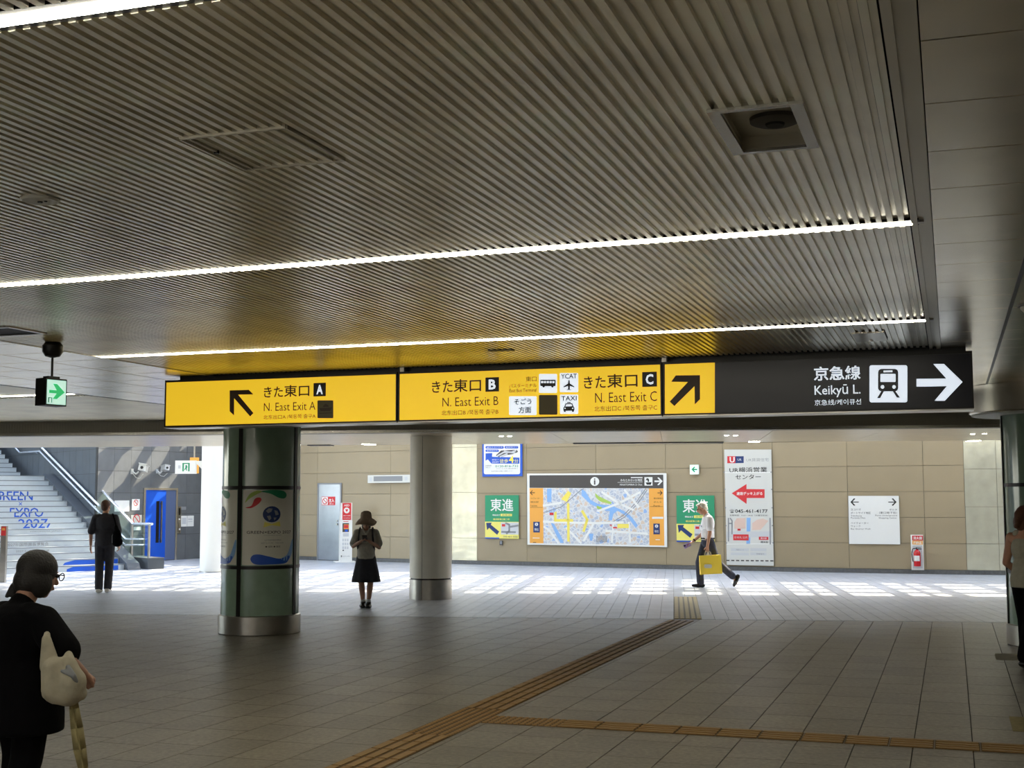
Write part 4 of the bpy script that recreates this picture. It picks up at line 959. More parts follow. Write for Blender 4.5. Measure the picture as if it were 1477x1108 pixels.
# fire extinguisher on its plate
t, B = wthing('extinguisher_panel', 'white extinguisher plate with red header low on the wall', 'sign', 1314, 1333, .03)
B.rect('plate', M['white'], sx(698), sy(494), sx(757), sy(660), 0, .012); B.rect('header', M['red'], sx(703), sy(498), sx(754), sy(521), .0125); B.text('消火器', sx(708), sy(502), sx(750), sy(517), M['white'], .0145, .02)
B.rects('label_band', M['orange'], [(sx(704), sy(522), sx(753), sy(540))], .0125); B.text('FIRE', sx(710), sy(526), sx(748), sy(537), M['white'], .0145, .02)
B.rect('backing', M['ltgrey'], sx(706), sy(544), sx(751), sy(652), .0125)
pl = wall_at(1314, 1333, .13); cx_, zb0 = pl.p(sx(728), sy(642)); _, zt0 = pl.p(sx(728), sy(566))
ext = thing('fire_extinguisher', 'red fire extinguisher hanging on its white plate', 'fire extinguisher', (pl.o.x+pl.t.x*cx_, pl.o.y+pl.t.y*cx_, 0), pl.rz)
R_ = .075
autosmooth(MB().lathe([(.01, zb0), (R_*.95, zb0), (R_, zb0+.015), (R_, zt0-.06), (R_*.7, zt0-.015), (.03, zt0), (.03, zt0+.015)], 24).build('cylinder', M['redext'], ext))
MB().lathe([(R_+.001, zb0+.12), (R_+.001, zb0+.24)], 24, a0=PI*1.15, a1=PI*1.75, cap=False).build('band', M['white'], ext)
MB().box(-.02, .10, -.012, .012, zt0+.015, zt0+.035).box(-.02, .09, -.012, .012, zt0+.05, zt0+.062).box(-.02, .0, -.012, .012, zt0+.03, zt0+.055).build('valve', M['frame'], ext)
MB().path([(-.02, 0, zt0+.04), (-.09, -.02, zt0+.03), (-.115, -.03, zt0-.08), (-.10, -.03, zt0-.22), (-.09, -.03, zb0+.10)], .010).build('hose', M['frame'], ext)
# grey-white sign box near the column
t, B = wthing('sign_box', 'long shallow white sign box with a grey panel, left of the column', 'sign', 532, 592, .05)
sx = lambda X: 420+X/5.83; sy = lambda Y: 640+Y/5.83
B.rect('housing', M['offwhite'], sx(656), sy(264), sx(1016), sy(330), 0, .07); B.rect('panel', M['grey'], sx(706), sy(274), sx(948), sy(316), .071)
B.rects('pictogram', M['ltgrey'], [(sx(670), sy(283), sx(692), sy(318)), (sx(966), sy(280), sx(990), sy(310))], .071)
# grey service door
pl = wall_at(457, 493, .012); x0 = pl.p(sx(222), 780)[0]; x1 = pl.p(sx(422), 780)[0]; zt = pl.p(475, sy(332))[1]
door = struct(thing('door_1', 'grey steel service door in the beige wall', 'door', pl.loc(0), pl.rz)); del door['category']
MB().box(x0, x0+.04, -.03, 0, .0, zt).box(x1-.04, x1, -.03, 0, 0, zt).box(x0+.04, x1-.04, -.03, 0, zt-.04, zt).build('door_frame', M['grey'], door)
MB().box(x0+.042, x1-.042, -.018, .0, .02, zt-.042).build('door_leaf', M['bluegrey'] if False else steel_mat('door_steel', (160, 164, 170), .3, 1.0, .12, .6), door)
MB().tube((x1-.13, -.06, 1.02), (x1-.13, -.018, 1.02), .028).tube((x1-.13, -.05, 1.12), (x1-.13, -.018, 1.12), .022).build('door_knob', M['steel'], door)
B = Board(pl, door, 0)
B.rect('notice', M['red'], sx(260), sy(446), sx(374), sy(518), .019); B.rect('notice', M['white'], sx(263), sy(450), sx(312), sy(514), .0205)
B.ring('notice', M['red'], sx(288), sy(483), 3.7, .9, .022); B.polys('notice', M['red'], [[(sx(272), sy(468)), (sx(276), sy(464)), (sx(304), sy(498)), (sx(300), sy(502))]], .022)
B.text('立入', sx(320), sy(462), sx(366), sy(494), M['white'], .0215, .03); B.text('禁止', sx(324), sy(500), sx(362), sy(512), M['white'], .0215)
# AED stand
g0 = onz(500, 811.5)
pl = Plane((g0.x, g0.y), (g0.x+math.cos(.25), g0.y+math.sin(.25)))
sx = lambda X: 470+X/7.92; sy = lambda Y: 680+Y/7.92
t = thing('aed_stand', 'tall white and red defibrillator cabinet stand by the grey door', 'defibrillator', pl.loc(0), pl.rz)
B = Board(pl, t, 0)
xa, xb = pl.p(sx(163), 790)[0], pl.p(sx(300), 790)[0]; xm1, xm2 = pl.p(sx(172), 740)[0], pl.p(sx(300), 740)[0]
zt = pl.p(500, sy(360))[1]; zs = pl.p(500, sy(560))[1]; zl = pl.p(500, sy(1005))[1]
MB().box(pl.p(sx(103), 808)[0], xb+.10, -.05, .40, 0, .03).build('foot_plate', M['white'], t)
MB().box(xa, xb, 0, .32, .03, zs).prism([(0, zs), (.32, zs), (.10, zt), (0, zt)], xm1, xm2, 'x').build('body', M['white'], t)
B.rect('sign_panel', M['red'], sx(190), sy(362), sx(290), sy(556), .001, .003); B.text('AED', sx(207), sy(378), sx(270), sy(400), M['white'], .006, .02)
B.disc('emblem', M['white'], sx(238), sy(446), 4.2, .0045); B.polys('emblem', M['red'], [[(sx(222), sy(438)), (sx(230), sy(430)), (sx(238), sy(436)), (sx(246), sy(430)), (sx(256), sy(438)), (sx(238), sy(466))]], .006)
B.text('自動体外式除細動器', sx(200), sy(500), sx(280), sy(512), M['white'], .006); B.text('Automated External', sx(202), sy(525), sx(278), sy(540), M['ltgrey'], .006)
B.rect('window_frame', M['charcoal'], sx(190), sy(592), sx(264), sy(694), .001, .003); B.rect('case', M['orange'], sx(204), sy(606), sx(262), sy(660), .0045); B.rect('case', M['red'], sx(206), sy(612), sx(256), sy(650), .006); B.rect('case', M['blue'], sx(218), sy(664), sx(250), sy(690), .0045)
B.rects('label_band', M['red'], [(sx(200), sy(570), sx(258), sy(577))], .001)
B.rects('pictogram', M['ltgrey'], [(sx(188+26*(k % 3)), sy(770+44*(k//3)), sx(206+26*(k % 3)), sy(800+44*(k//3))) for k in range(9)]+[(sx(196), sy(704), sx(262), sy(745))], .001)
B.rects('pictogram', M['charcoal'], [(sx(190), sy(896), sx(206), sy(910)), (sx(172), sy(960), sx(182), sy(980))], .003); B.text('緊急時のみ使用', sx(186), sy(964), sx(274), sy(976), M['grey'], .004)
MB().box(xb, xb+.003, .08, .26, zs-.62, zs-.08).build('side_panel', M['red'], t)
MB().box(xb+.003, xb+.004, .12, .22, zs-.30, zs-.2).box(xb+.003, xb+.004, .12, .22, zs-.45, zs-.36).build('side_marks', M['white'], t)
# intercom style small box on the wall under the green poster
t, B = wthing('wall_outlet', 'tiny dark outlet under the left green poster', 'outlet', 719, 727, .03)
B.rect('box', M['charcoal'], 721.3, 780, 725.3, 786.5, 0, .03); B.rect('cover', M['grey'], 722, 780.6, 724.8, 785, .031)
# ================================================================== stair hall on the left
SA = math.radians(39.1); us = Vector((math.cos(SA), math.sin(SA))); vs = Vector((-math.sin(SA), math.cos(SA)))
P0 = onz(179, 822.0); P0 = Vector((P0.x, P0.y)); RIS = .1417
def along(px, off_u=0.0, org=None):
    """distance along vs where the line (shifted by off_u) is seen at column px"""
    o = (org or P0)+us*off_u; d = ray(px, 760); n = Vector((d.y, -d.x)); return -o.dot(n)/vs.dot(n)
TRD = along(60)/16.3
st = struct(thing('staircase', 'wide metal faced staircase with blue event lettering on the risers', 'staircase', (P0.x, P0.y, 0), SA)); del st['category']
WS = 7.0
def step(n, v0, z0, x1=0.0, x0=-WS):
    o = MB().box(x0, x1, v0, v0+.02, z0, z0+RIS-.022).box(x0, x1, v0+.02, v0+TRD+.03, z0, z0+RIS-.01).build('step', M['stepriser'], st)
    MB().box(x0, x1, v0-.012, v0+TRD+.01, z0+RIS-.022, z0+RIS).build('tread', M['tread'], o)
    return v0, z0
for n in range(17): step(n, n*TRD, n*RIS)
LZ = 17*RIS; LV = 17*TRD
MB().box(-WS, .3, LV-.0, along(25), LZ-.2, LZ-.004).build('landing', M['tread'], st)
for n in range(9): step(n, along(25)-TRD*.3+n*TRD, LZ+n*RIS, 0)
tri = [(-.25, 0), (-.12, .16), (LV-.2, LZ+.06), (LV+.3, LZ+.0), (LV+.3, 0)]
print('UPPER', LV, along(25), along(6), along(0), along(60), TRD)
MB().prism(tri, .005, .33, 'x').build('stringer', M['stone_d'], st)
# blue printing and lettering on the risers (sliced over several risers, as applied)
def riser_text(s, x0, x1, n0, n1, m, bold=0.0, slant=0.0):
    """lettering from riser n0 (float, bottom) to n1 (top), each slice on its own riser"""
    me = text_mesh(s, bold); xs = [v.co.x for v in me.vertices]; ys = [v.co.y for v in me.vertices]
    a, b, c, d = min(xs), max(xs), min(ys), max(ys)
    for n in range(int(n0), int(math.ceil(n1))):
        bm = bmesh.new(); bm.from_mesh(me)
        for v in bm.verts:
            v.co = ((x0+(v.co.x-a)/(b-a)*(x1-x0)), 0, n0+(v.co.y-c)/(d-c)*(n1-n0))
        for pz, no in ((n, -1), (n+.86, 1)):
            bmesh.ops.bisect_plane(bm, geom=bm.verts[:]+bm.edges[:]+bm.faces[:], plane_co=(0, 0, pz), plane_no=(0, 0, no), clear_outer=True)
        if len(bm.faces):
            for v in bm.verts: v.co = (v.co.x-slant*(v.co.z-n0), n*TRD-.002, v.co.z*RIS)
            m2 = bpy.data.meshes.new('lettering'); bm.to_mesh(m2); link('lettering', m2, m, st)
        bm.free()
def rx(px, n):
    """x (along us) on riser n seen at column px"""
    o = P0+vs*(n*TRD); d = ray(px, 760); nn = Vector((d.y, -d.x)); return -o.dot(nn)/us.dot(nn)
riser_text('GREEN', rx(-12, 12), rx(46, 12), 12.08, 13.8, M['blue'], .01, .0)
riser_text('×', rx(26, 11), rx(31, 11), 11.1, 11.75, M['blue'])
riser_text('EXPO', rx(20, 9), rx(62, 9), 9.0, 10.7, M['blue'], .01)
riser_text('2027', rx(33, 7), rx(76, 7), 7.05, 8.7, M['blue'], .01)
riser_text('YOKOHAMA JAPAN', rx(43, 6), rx(89, 6), 6.35, 6.65, M['grey'])
riser_text('2027年国際園芸博覧会', rx(10, 4), rx(71, 4), 4.15, 4.75, M['grey'], .01)
riser_text('2027.3.19 - 9.26 開催', rx(24, 3), rx(72, 3), 3.2, 3.6, M['grey'])
for n, pxa, pxb, c in ((0, 98, 172, 0), (1, 92, 176, .25)):
    xa, xb = rx(pxa, n), min(rx(pxb, n), -.02)
    MB().prism([(xa, n*RIS+.004), (xb, n*RIS+.004), (xb, n*RIS+.115), (xa+.55*c+.15, n*RIS+.115), (xa+.2*c, n*RIS+.06)], n*TRD-.002, n*TRD-.006).build('blue_print', M['blue2'], st)
# dark stone wall beside the stair, then the lighter wall with the door
tA_ = along(137, .35); A = P0+us*.35+vs*tA_
def slab_wall(name, label, a, b, hs, xs, m, h, thick=.3):
    pl = Plane(a, b); L = (b-a).length
    w = struct(MB().box(0, L, .012, thick, 0, h).build(name, M['grout'], loc=(a.x, a.y, 0), rz=pl.rz), label)
    for z0, z1 in zip(hs[:-1], hs[1:]):
        for x0, x1 in zip(xs[:-1], xs[1:]):
            MB().box(x0+.004, x1-.004, 0, .02, z0+.004, z1-.004).build('panel', m, w)
    return w, pl
far_ = A+vs*9.0
Ld = 9.0; xsd = [Ld-k*.50 for k in range(18, -1, -1)]; xsd[0] = 0
dz = .66
hs = [0]+[2.42+k*dz for k in range(-3, 5)]
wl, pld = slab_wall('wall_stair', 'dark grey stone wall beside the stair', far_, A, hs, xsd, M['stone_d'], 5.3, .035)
AB = math.radians(62.6); dB = Vector((math.cos(AB), math.sin(AB))); Bend = A+dB*6.2
plB = Plane(A, Bend)
xj = [plB.p(px, 700)[0] for px in (188.8, 217.6, 243.8, 269, 290)]
xs_ = [0, xj[0]*.5]+xj+[xj[-1]+(6.2-xj[-1])*.5, 6.2]
zj1 = plB.p(188, 680)[1]; zj2 = plB.p(188, 711)[1]; dz = zj1-zj2
hs = [0]+sorted(z for z in [zj2+k*dz for k in range(-6, 8)] if .2 < z < 5.2)+[5.3]
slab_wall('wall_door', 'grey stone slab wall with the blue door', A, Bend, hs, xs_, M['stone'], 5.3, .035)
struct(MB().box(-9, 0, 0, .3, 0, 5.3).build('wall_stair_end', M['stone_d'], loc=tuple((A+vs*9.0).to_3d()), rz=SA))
Bd = Board(plB, None, 0)
# blue door
x0, x1 = plB.p(204, 800)[0], plB.p(253, 800)[0]; zt = plB.p(228, 704)[1]
door = struct(thing('door_2', 'tall bright blue door with a long dark pull, in a pale frame', 'door', plB.loc(0), plB.rz)); del door['category']
MB().box(x0, x0+.07, -.05, 0, 0, zt).box(x1-.07, x1, -.05, 0, 0, zt).box(x0+.07, x1-.07, -.05, 0, zt-.06, zt).build('door_frame', M['steelstrip'], door)
xm = plB.p(237.5, 760)[0]
MB().box(x0+.072, xm, -.03, 0, .02, zt-.062).build('door_leaf', M['blue2'], door)
MB().box(xm+.003, x1-.072, -.025, 0, .02, zt-.062).build('side_panel', M['bluegrey'], door)
xh = plB.p(226, 750)[0]; z0, z1 = plB.p(226, 783)[1], plB.p(226, 723)[1]
MB().box(xh-.06, xh+.06, -.034, -.03, z0, z1).build('door_window', M['frame'], door)
MB().box(xh+.09, xh+.13, -.09, -.06, z0, z1).box(xh+.09, xh+.13, -.06, -.03, z0+.05, z0+.09).box(xh+.09, xh+.13, -.06, -.03, z1-.09, z1-.05).build('door_handle', M['steel'], door)
def on_b(name, label, cat, x0, y0, x1, y1, m, depth=.012):
    t = thing(name, label, cat, plB.loc(0), plB.rz); B = Board(plB, t, 0); B.rect('sheet', m, x0, y0, x1, y1, .0, depth); return t, B
t, B = on_b('notice', 'blank white notice left of the blue door', 'notice', 165, 722, 186, 738, M['white'])
t, B = on_b('notice', 'white notice with a round no smoking mark near the blue door', 'notice', 190, 720, 201, 736, M['white'])
B.ring('mark', M['red'], 195.5, 725.5, 3.4, .7, .014); B.poly('mark', M['red'], [(193, 722.5), (193.8, 722), (198, 728.5), (197.2, 729)], .014); B.rects('mark', M['ltgrey'], [(192, 731, 199, 732), (192, 733, 199, 734)], .0125)
t, B = on_b('notice', 'square notice with a large red prohibition ring near the blue door', 'notice', 189, 743, 204, 755.5, M['poster'])
B.ring('mark', M['red'], 196.5, 749.2, 5.2, 1.0, .014); B.poly('mark', M['red'], [(193, 745), (194, 744.5), (200.3, 753), (199.3, 753.6)], .014)
t, B = on_b('notice', 'small white label under the prohibition notice', 'notice', 192.5, 760, 203, 765, M['white'])
t, B = on_b('notice', 'pair of white papers right of the blue door', 'notice', 260, 744, 279, 759.5, M['white'])
B.rects('print', M['ltgrey'], [(262, 747, 268, 756), (271, 748, 277, 750), (271, 752, 277, 753)], .0125); B.rects('print', M['grey'], [(269.3, 744, 269.7, 759.5)], .0125)
t, B = on_b('intercom', 'narrow metal intercom strip beside the blue door', 'intercom', 255.5, 731, 260, 769, M['steel'], .03)
B.rect('window', M['frame'], 256.6, 733, 259, 743, .031); B.disc('button', M['white'], 257.8, 749, 1.2, .031); B.disc('button', M['white'], 257.8, 763.5, 1.2, .031); B.rect('label_plate', M['grey'], 260, 731, 268, 735.5, .0, .01)
def cctv(label, px, py, sc, yaw, m):
    x, z = plB.p(px, py); w = plB.o+plB.t*x
    t = thing('security_camera', label, 'camera', (w.x, w.y, z), plB.rz, 'security cameras')
    MB().box(-.06*sc, .06*sc, -.03, 0, -.02, .18*sc).build('wall_plate', m, t)
    MB().path([(0, -.03, .05), (.0, -.22*sc, -.02), (.06*sc, -.30*sc, .05)], .022).build('bracket', m, t)
    hb = MB().box(-.26*sc, .26*sc, -.13*sc, .13*sc, .0, .24*sc).box(-.30*sc, .28*sc, -.15*sc, .15*sc, .24*sc, .27*sc)
    o = hb.build('housing', m, t, loc=(.18*sc, -.38*sc, .06)); o.rotation_euler = (.18, .12, yaw)
    g = MB().lathe([(.06*sc, 0), (.05*sc, .02)], 16).build('lens', M['frame'], o); g.location = (-.265*sc, 0, .11*sc); g.rotation_euler = (0, -PI/2, 0)
    MB().path([(.02, -.03, -.01), (.06, -.10, -.16*sc), (.13*sc, -.2, -.20*sc), (.18*sc, -.3, -.02)], .010).build('cable', m, t)
cctv('large white box security camera left above the blue door', 190, 683, .72, .55, M['offwhite'])
cctv('smaller grey and white security camera right above the blue door', 226, 682, .55, 1.15, M['ltgrey'])
# small exit box on the bright column
pe = Plane((c2.x-1.2, c2.y-.02), (c2.x, c2.y-.02))
t = thing('exit_sign', 'white box sign with green running figure on the bright column', 'sign', pe.loc(0), 0)
B = Board(pe, t, 0)
B.rect('housing', M['white'], 253.5, 664.5, 283, 683.5, -.06, .12); B.rect('pictogram', M['green'], 264, 668, 274.5, 680, .061); B.rect('pictogram', M['white'], 266.3, 669.5, 272.3, 680, .0625)
B.polys('pictogram', M['green'], [[(268.5, 671), (270.5, 671), (271.4, 674), (270.4, 676), (271, 679), (269.6, 679), (269, 676.4), (267.4, 678.6), (266.8, 677.6), (268.4, 674.6)]], .064); B.rect('pictogram', M['ltgrey'], 258, 671.5, 261.5, 676, .061)
z1_ = pe.p(288, 665)[1]; xa_, xb_ = pe.p(283, 665)[0], pe.p(294, 665)[0]
MB().prism([(xa_, z1_), (xb_, z1_), (xb_, z1_-.20), (xb_-.04, z1_-.20), (xa_, z1_-.05)], -.02, .02).build('bracket', M['white'], t)
# orange notice and pale wall end seen between the wall and the bright column
w = Plane((c2.x-1.6, c2.y+.5), (c2.x, c2.y+.5)); t = thing('notice', 'orange plate behind the exit box on the bright column', 'notice', w.loc(0), 0); B = Board(w, t, 0); B.rect('sheet', M['orange'], 274, 660, 287, 683, 0, .02)
MB().box(B.q(279, 670)[0], B.q(281, 670)[0], .0, .03, B.q(280, 664)[1], ROOFZ-.1).build('hanger', M['steel'], t)
# plinth, glass balustrade and rails at the foot of the stair
Cq = onz(213, 821.5); Cq = Vector((Cq.x, Cq.y)); Dq = onz(235, 820.5); wpl = (Vector((Dq.x, Dq.y))-Cq).length
pb = thing('plinth', 'low dark stone plinth at the foot of the stair carrying the glass', 'plinth', (Cq.x, Cq.y, 0), SA)
MB().box(0, wpl, 0, 1.5, 0, .265).build('block', M['stone_d'], pb); MB().box(-.01, wpl+.01, -.01, 1.51, .265, .28).build('top_slab', M['stone'], pb)
PB = Plane(Cq+vs*4-us*-.06, Cq+us*.06)
t = thing('glass_balustrade', 'glass balustrade with bright metal handrail at the stair foot', 'balustrade', PB.loc(0), PB.rz)
B = Board(PB, t, 0)
def q3(px, py, y=0.0): x, z = B.q(px, py); return (x, y, z)
MB().path([q3(139, 699), q3(192, 755.5), q3(219.5, 756)], .032).build('handrail', M['rail'], t)
B.poly('glass_pane', M['glass'], [(141, 703), (189, 758), (189, 802), (172, 790), (141, 758)], -.005, .01); B.poly('glass_pane', M['glass'], [(192.5, 758), (213.5, 758), (213.5, 804), (192.5, 804)], -.005, .01)
for px in (190.6, 215.5):
    a_ = q3(px, 757); MB().box(a_[0]-.035, a_[0]+.035, -.02, .02, .27, a_[2]).build('post', M['steel'], t)
MB().path([q3(168, 788, -.02), q3(186, 803.5, -.02)], .02).build('sill_rail', M['rail'], t)
MB().path([q3(152, 741, -.12), q3(188, 777.6, -.12), q3(207, 777.6, -.12)], .022).build('rail', M['rail'], t)
MB().path([q3(152, 752, -.12), q3(187, 786, -.12), q3(207, 786, -.12)], .022).build('rail', M['rail'], t)
for y in (777.6, 786): a_ = q3(207, y, -.12); MB().tube(a_, (a_[0], 0, a_[2]), .018).build('rail_bracket', M['rail'], t)
# wall rails of the stair
pr = Plane(A+vs*9.0-us*.09, A-us*.09)
t = thing('handrail', 'pair of bright metal handrails on the dark stair wall', 'handrail', pr.loc(0), pr.rz)
B = Board(pr, t, 0)
MB().path([q3(143, 739), q3(57, 651), q3(28.5, 653), q3(20, 644)], .026).build('lower_rail', M['rail'], t)
MB().path([q3(143, 729.5), q3(60, 645.5), q3(50, 636)], .030).build('upper_rail', M['rail'], t)
for px, py in ((133, 728.5), (105, 699.5), (50, 652)):
    a_ = q3(px, py); MB().tube(a_, (a_[0], .1, a_[2]-.05), .014).build('rail_bracket', M['rail'], t)
# gate post at the left edge
g = onz(4.0, 840)
t = thing('gate_post', 'slim metal post with a red sign at the far left edge', 'post', (g.x, g.y, 0), 0)
zp = HC-(757-721)*g.y/F
MB().box(-.055, .055, -.05, .05, 0, zp).build('post', M['steel'], t); MB().box(-.05, .05, -.056, -.05, zp-.20, zp-.01).build('sign_plate', M['red'], t); MB().box(-.03, .03, -.058, -.056, zp-.09, zp-.04).build('sign_mark', M['orange'], t)
# a hall lamp line continues behind the viewer
linear_lamp('ceiling light line behind the viewer', aL+.01, aR-.2, bT0-STEP)
# ================================================================== people
def grow(name, shapes, m, parent, voxel=.007, smooth=3, fac=.5):
    """one continuous closed surface around overlapping tapered volumes"""
    mb = MB()
    for s in shapes:
        if s[0] == 'c': mb.cap(s[1], s[2], s[3], s[4], s[5] if len(s) > 5 else 12)
        elif s[0] == 'e': mb.ell(s[1], s[2], 18, 12, s[3] if len(s) > 3 else None)
        elif s[0] == 'l':
            b = len(mb.v); mb.lathe(s[1], s[2] if len(s) > 2 else 40)
            if len(s) > 3:
                for i in range(b, len(mb.v)): mb.v[i] = s[3](Vector(mb.v[i]))
        elif s[0] == 'b': mb.box(*s[1])
    me = mb.mesh(name); o = bpy.data.objects.new(name, me); COL.objects.link(o)
    r = o.modifiers.new('r', 'REMESH'); r.mode = 'VOXEL'; r.voxel_size = voxel; r.use_smooth_shade = True
    sm = o.modifiers.new('s', 'SMOOTH'); sm.factor = fac; sm.iterations = smooth
    dg = bpy.context.evaluated_depsgraph_get(); out = bpy.data.meshes.new_from_object(o.evaluated_get(dg))
    bpy.data.objects.remove(o); bpy.data.meshes.remove(me)
    out.name = name; out.materials.clear(); out.polygons.foreach_set('use_smooth', [True]*len(out.polygons))
    return link(name, out, m, parent)
def V3(*a): return Vector(a)
def hand(w, d, palm, side, curl, sc=1.0):
    """palm and five fingers: w wrist, d pointing direction, palm = palm normal, side = +1 thumb along d x palm"""
    d = Vector(d).normalized(); palm = Vector(palm); palm = (palm-d*palm.dot(d)).normalized(); lat = d.cross(palm)*side; S = []
    c = w+d*.045*sc; k = w+d*.085*sc
    for u in (-.024, -.008, .008, .024): S.append(('c', w+lat*u*.6*sc, .015*sc, k+lat*u*sc, .0135*sc, 8))
    for i, (u, L) in enumerate(((.027, .070), (.009, .078), (-.009, .073), (-.026, .058))):
        a = k+lat*u*sc; dd = (d+lat*(u*2.0)).normalized(); ang = 0; p = a
        for f, r0, r1 in ((.42, .0098, .0092), (.32, .0092, .0086), (.26, .0086, .0074)):
            ang += curl*(.75 if f == .42 else 1.0); q = p+(dd*math.cos(ang)+palm*math.sin(ang))*L*f*sc
            S.append(('c', p, r0*sc, q, r1*sc, 8)); p = q
    t0 = w+d*.025*sc+lat*.024*sc; t1 = t0+(d*.55+lat*.75+palm*.25).normalized()*.034*sc; t2 = t1+(d*.9+lat*.15+palm*(.2+curl*.5)).normalized()*.030*sc
    S += [('c', t0, .014*sc, t1, .012*sc, 8), ('c', t1, .0115*sc, t2, .0092*sc, 8)]
    return S
def head_shapes(hc, f, up, sc=1.0):
    """head centre hc, facing f; returns shapes and a frame"""
    f = Vector(f).normalized(); up = Vector(up).normalized(); r = f.cross(up).normalized(); up = r.cross(f)
    R = Matrix((r, -f, up)).transposed()
    L = lambda x, y, z: hc+(r*x+f*y+up*z)*sc
    S = [('e', L(0, -.012, .028), (.074*sc, .092*sc, .086*sc), R), ('e', L(0, .020, -.030), (.060*sc, .066*sc, .078*sc), R), ('c', L(0, .045, -.085), .026*sc, L(0, .052, -.072), .022*sc),
         ('c', L(0, .084, .012), .010*sc, L(0, .104, -.022), .014*sc, 8), ('e', L(0, .086, -.055), (.024*sc, .010*sc, .010*sc), R),
         ('e', L(.032, .072, .030), (.022*sc, .012*sc, .008*sc), R), ('e', L(-.032, .072, .030), (.022*sc, .012*sc, .008*sc), R),
         ('e', L(.076, -.008, -.008), (.010*sc, .018*sc, .030*sc), R), ('e', L(-.076, -.008, -.008), (.010*sc, .018*sc, .030*sc), R)]
    return S, L, R
def foot_shape(a, f, L=.25, r=.038):
    f = Vector(f).normalized(); heel = a-f*.055+V3(0, 0, r-a.z if a.z < .12 else -.06); toe = heel+f*(L-2*r)
    return [('c', heel, r, toe, r*.82), ('c', a, .040, heel+f*.05, .042)]
def shoe_shapes(a, f, L=.27, r=.042, lift=0.0, pitch=0.0):
    f = Vector(f).normalized(); dwn = V3(0, 0, -1)
    ff = (f*math.cos(pitch)+dwn*math.sin(pitch)).normalized(); n = (V3(0, 0, 1)*math.cos(pitch)+f*math.sin(pitch)).normalized()
    side = f.cross(V3(0, 0, 1)); h = a-ff*.05-n*(.085-r-lift*0)
    S = []
    for u in (-.014, .014): S.append(('c', h+side*u, r*.86, h+ff*.10+side*u*1.5, r*.95)); S.append(('c', h+ff*.10+side*u*1.5, r*.95, h+ff*(L-2*r)+side*u, r*.62))
    S.append(('c', a+n*.005, .044, h+ff*.02, .045))
    return S, h, ff, n, side
def eyes(L, parent, sc):
    for x in (-.031, .031):
        c = L(x, .083, .012); MB().ell(c, (.0125*sc, .0125*sc, .0085*sc), 10, 6).build('eye', M['black'], parent, True)
def body(parent, J, skin, sc=1.0, female=False):
    """one continuous surface: head, neck, trunk, arms with fingers, legs"""
    S, L, R = head_shapes(J['head'], J['face'], J.get('up', V3(0, 0, 1)), sc)
    n0 = J['neck']; ch = J['chest']; wa = J['waist']; pe = J['pelvis']
    S += [('c', J['head']+(n0-J['head'])*.35, .052*sc, n0, .058*sc), ('c', n0, .06*sc, ch, .10*sc)]
    w = .155 if not female else .14
    ax = (J['sh_l']-J['sh_r']).normalized()
    Rz = Matrix.Rotation(math.atan2(ax.y, ax.x), 3, 'Z')
    S += [('e', ch, (w*sc, .105*sc, .17*sc), Rz), ('e', wa, (.13*sc, .10*sc, .14*sc), Rz), ('e', pe, (.155*sc, .115*sc, .12*sc), Rz)]
    for s in ('l', 'r'):
        sh, el, wr = J['sh_'+s], J['el_'+s], J['wr_'+s]; hp, kn, an = J['hip_'+s], J['kn_'+s], J['an_'+s]
        S += [('c', ch+(sh-ch)*.35+V3(0, 0, .03), .07*sc, sh, .055*sc), ('c', sh, .052*sc, el, .038*sc), ('c', el, .038*sc, wr, .026*sc)]
        hd = J.get('hand_'+s); S += hand(wr, hd[0], hd[1], hd[2], hd[3], sc)
        S += [('c', hp, .088*sc, kn, .056*sc), ('c', kn, .054*sc, kn+(an-kn)*.35, .055*sc), ('c', kn+(an-kn)*.35, .055*sc, an, .034*sc)]
        S += [('c', an, .036*sc, an+V3(0, 0, -.04), .034*sc), ('c', an+V3(0, 0, -.04), .032*sc, an+Vector(J.get('toe_'+s, V3(0, -1, 0))).normalized()*.07+V3(0, 0, -.045), .024*sc)]
    o = grow('body', S, skin, parent, .0075, 2, .4)
    return o, L, R
def scale_pose(J, k):
    out = {}
    for a, v in J.items():
        out[a] = v*k if isinstance(v, Vector) and a not in ('face', 'up') and not a.startswith('toe') else v
    return out
# ---- man in black seen from behind (facing -y locally, turned round)
gq_ = onz(149.5, 855.5)
p = thing('person', 'man in black shirt and trousers seen from behind, walking to the stairs', 'person', (gq_.x, gq_.y, 0), PI+.06)
J = dict(head=V3(0, -.02, 1.585), face=V3(-.25, -1, 0), neck=V3(0, .01, 1.44), chest=V3(0, .01, 1.27), waist=V3(0, 0, 1.07), pelvis=V3(0, 0, .95),
    sh_l=V3(.185, .01, 1.385), sh_r=V3(-.185, .01, 1.385), el_l=V3(.25, .04, 1.12), el_r=V3(-.24, .03, 1.12), wr_l=V3(.265, -.03, .88), wr_r=V3(-.25, -.06, .90),
    hand_l=(V3(.02, -.1, -1), V3(-1, 0, 0), 1, .25), hand_r=(V3(.02, -.15, -1), V3(1, 0, 0), -1, .5),
    hip_l=V3(.09, 0, .92), hip_r=V3(-.09, 0, .92), kn_l=V3(.085, .02, .50), kn_r=V3(-.075, -.06, .50), an_l=V3(.075, .06, .09), an_r=V3(-.06, -.05, .09))
for a in list(J):
    if a in ('an_r', 'kn_r'): pass
b_, L, R = body(p, J, M['skin'])
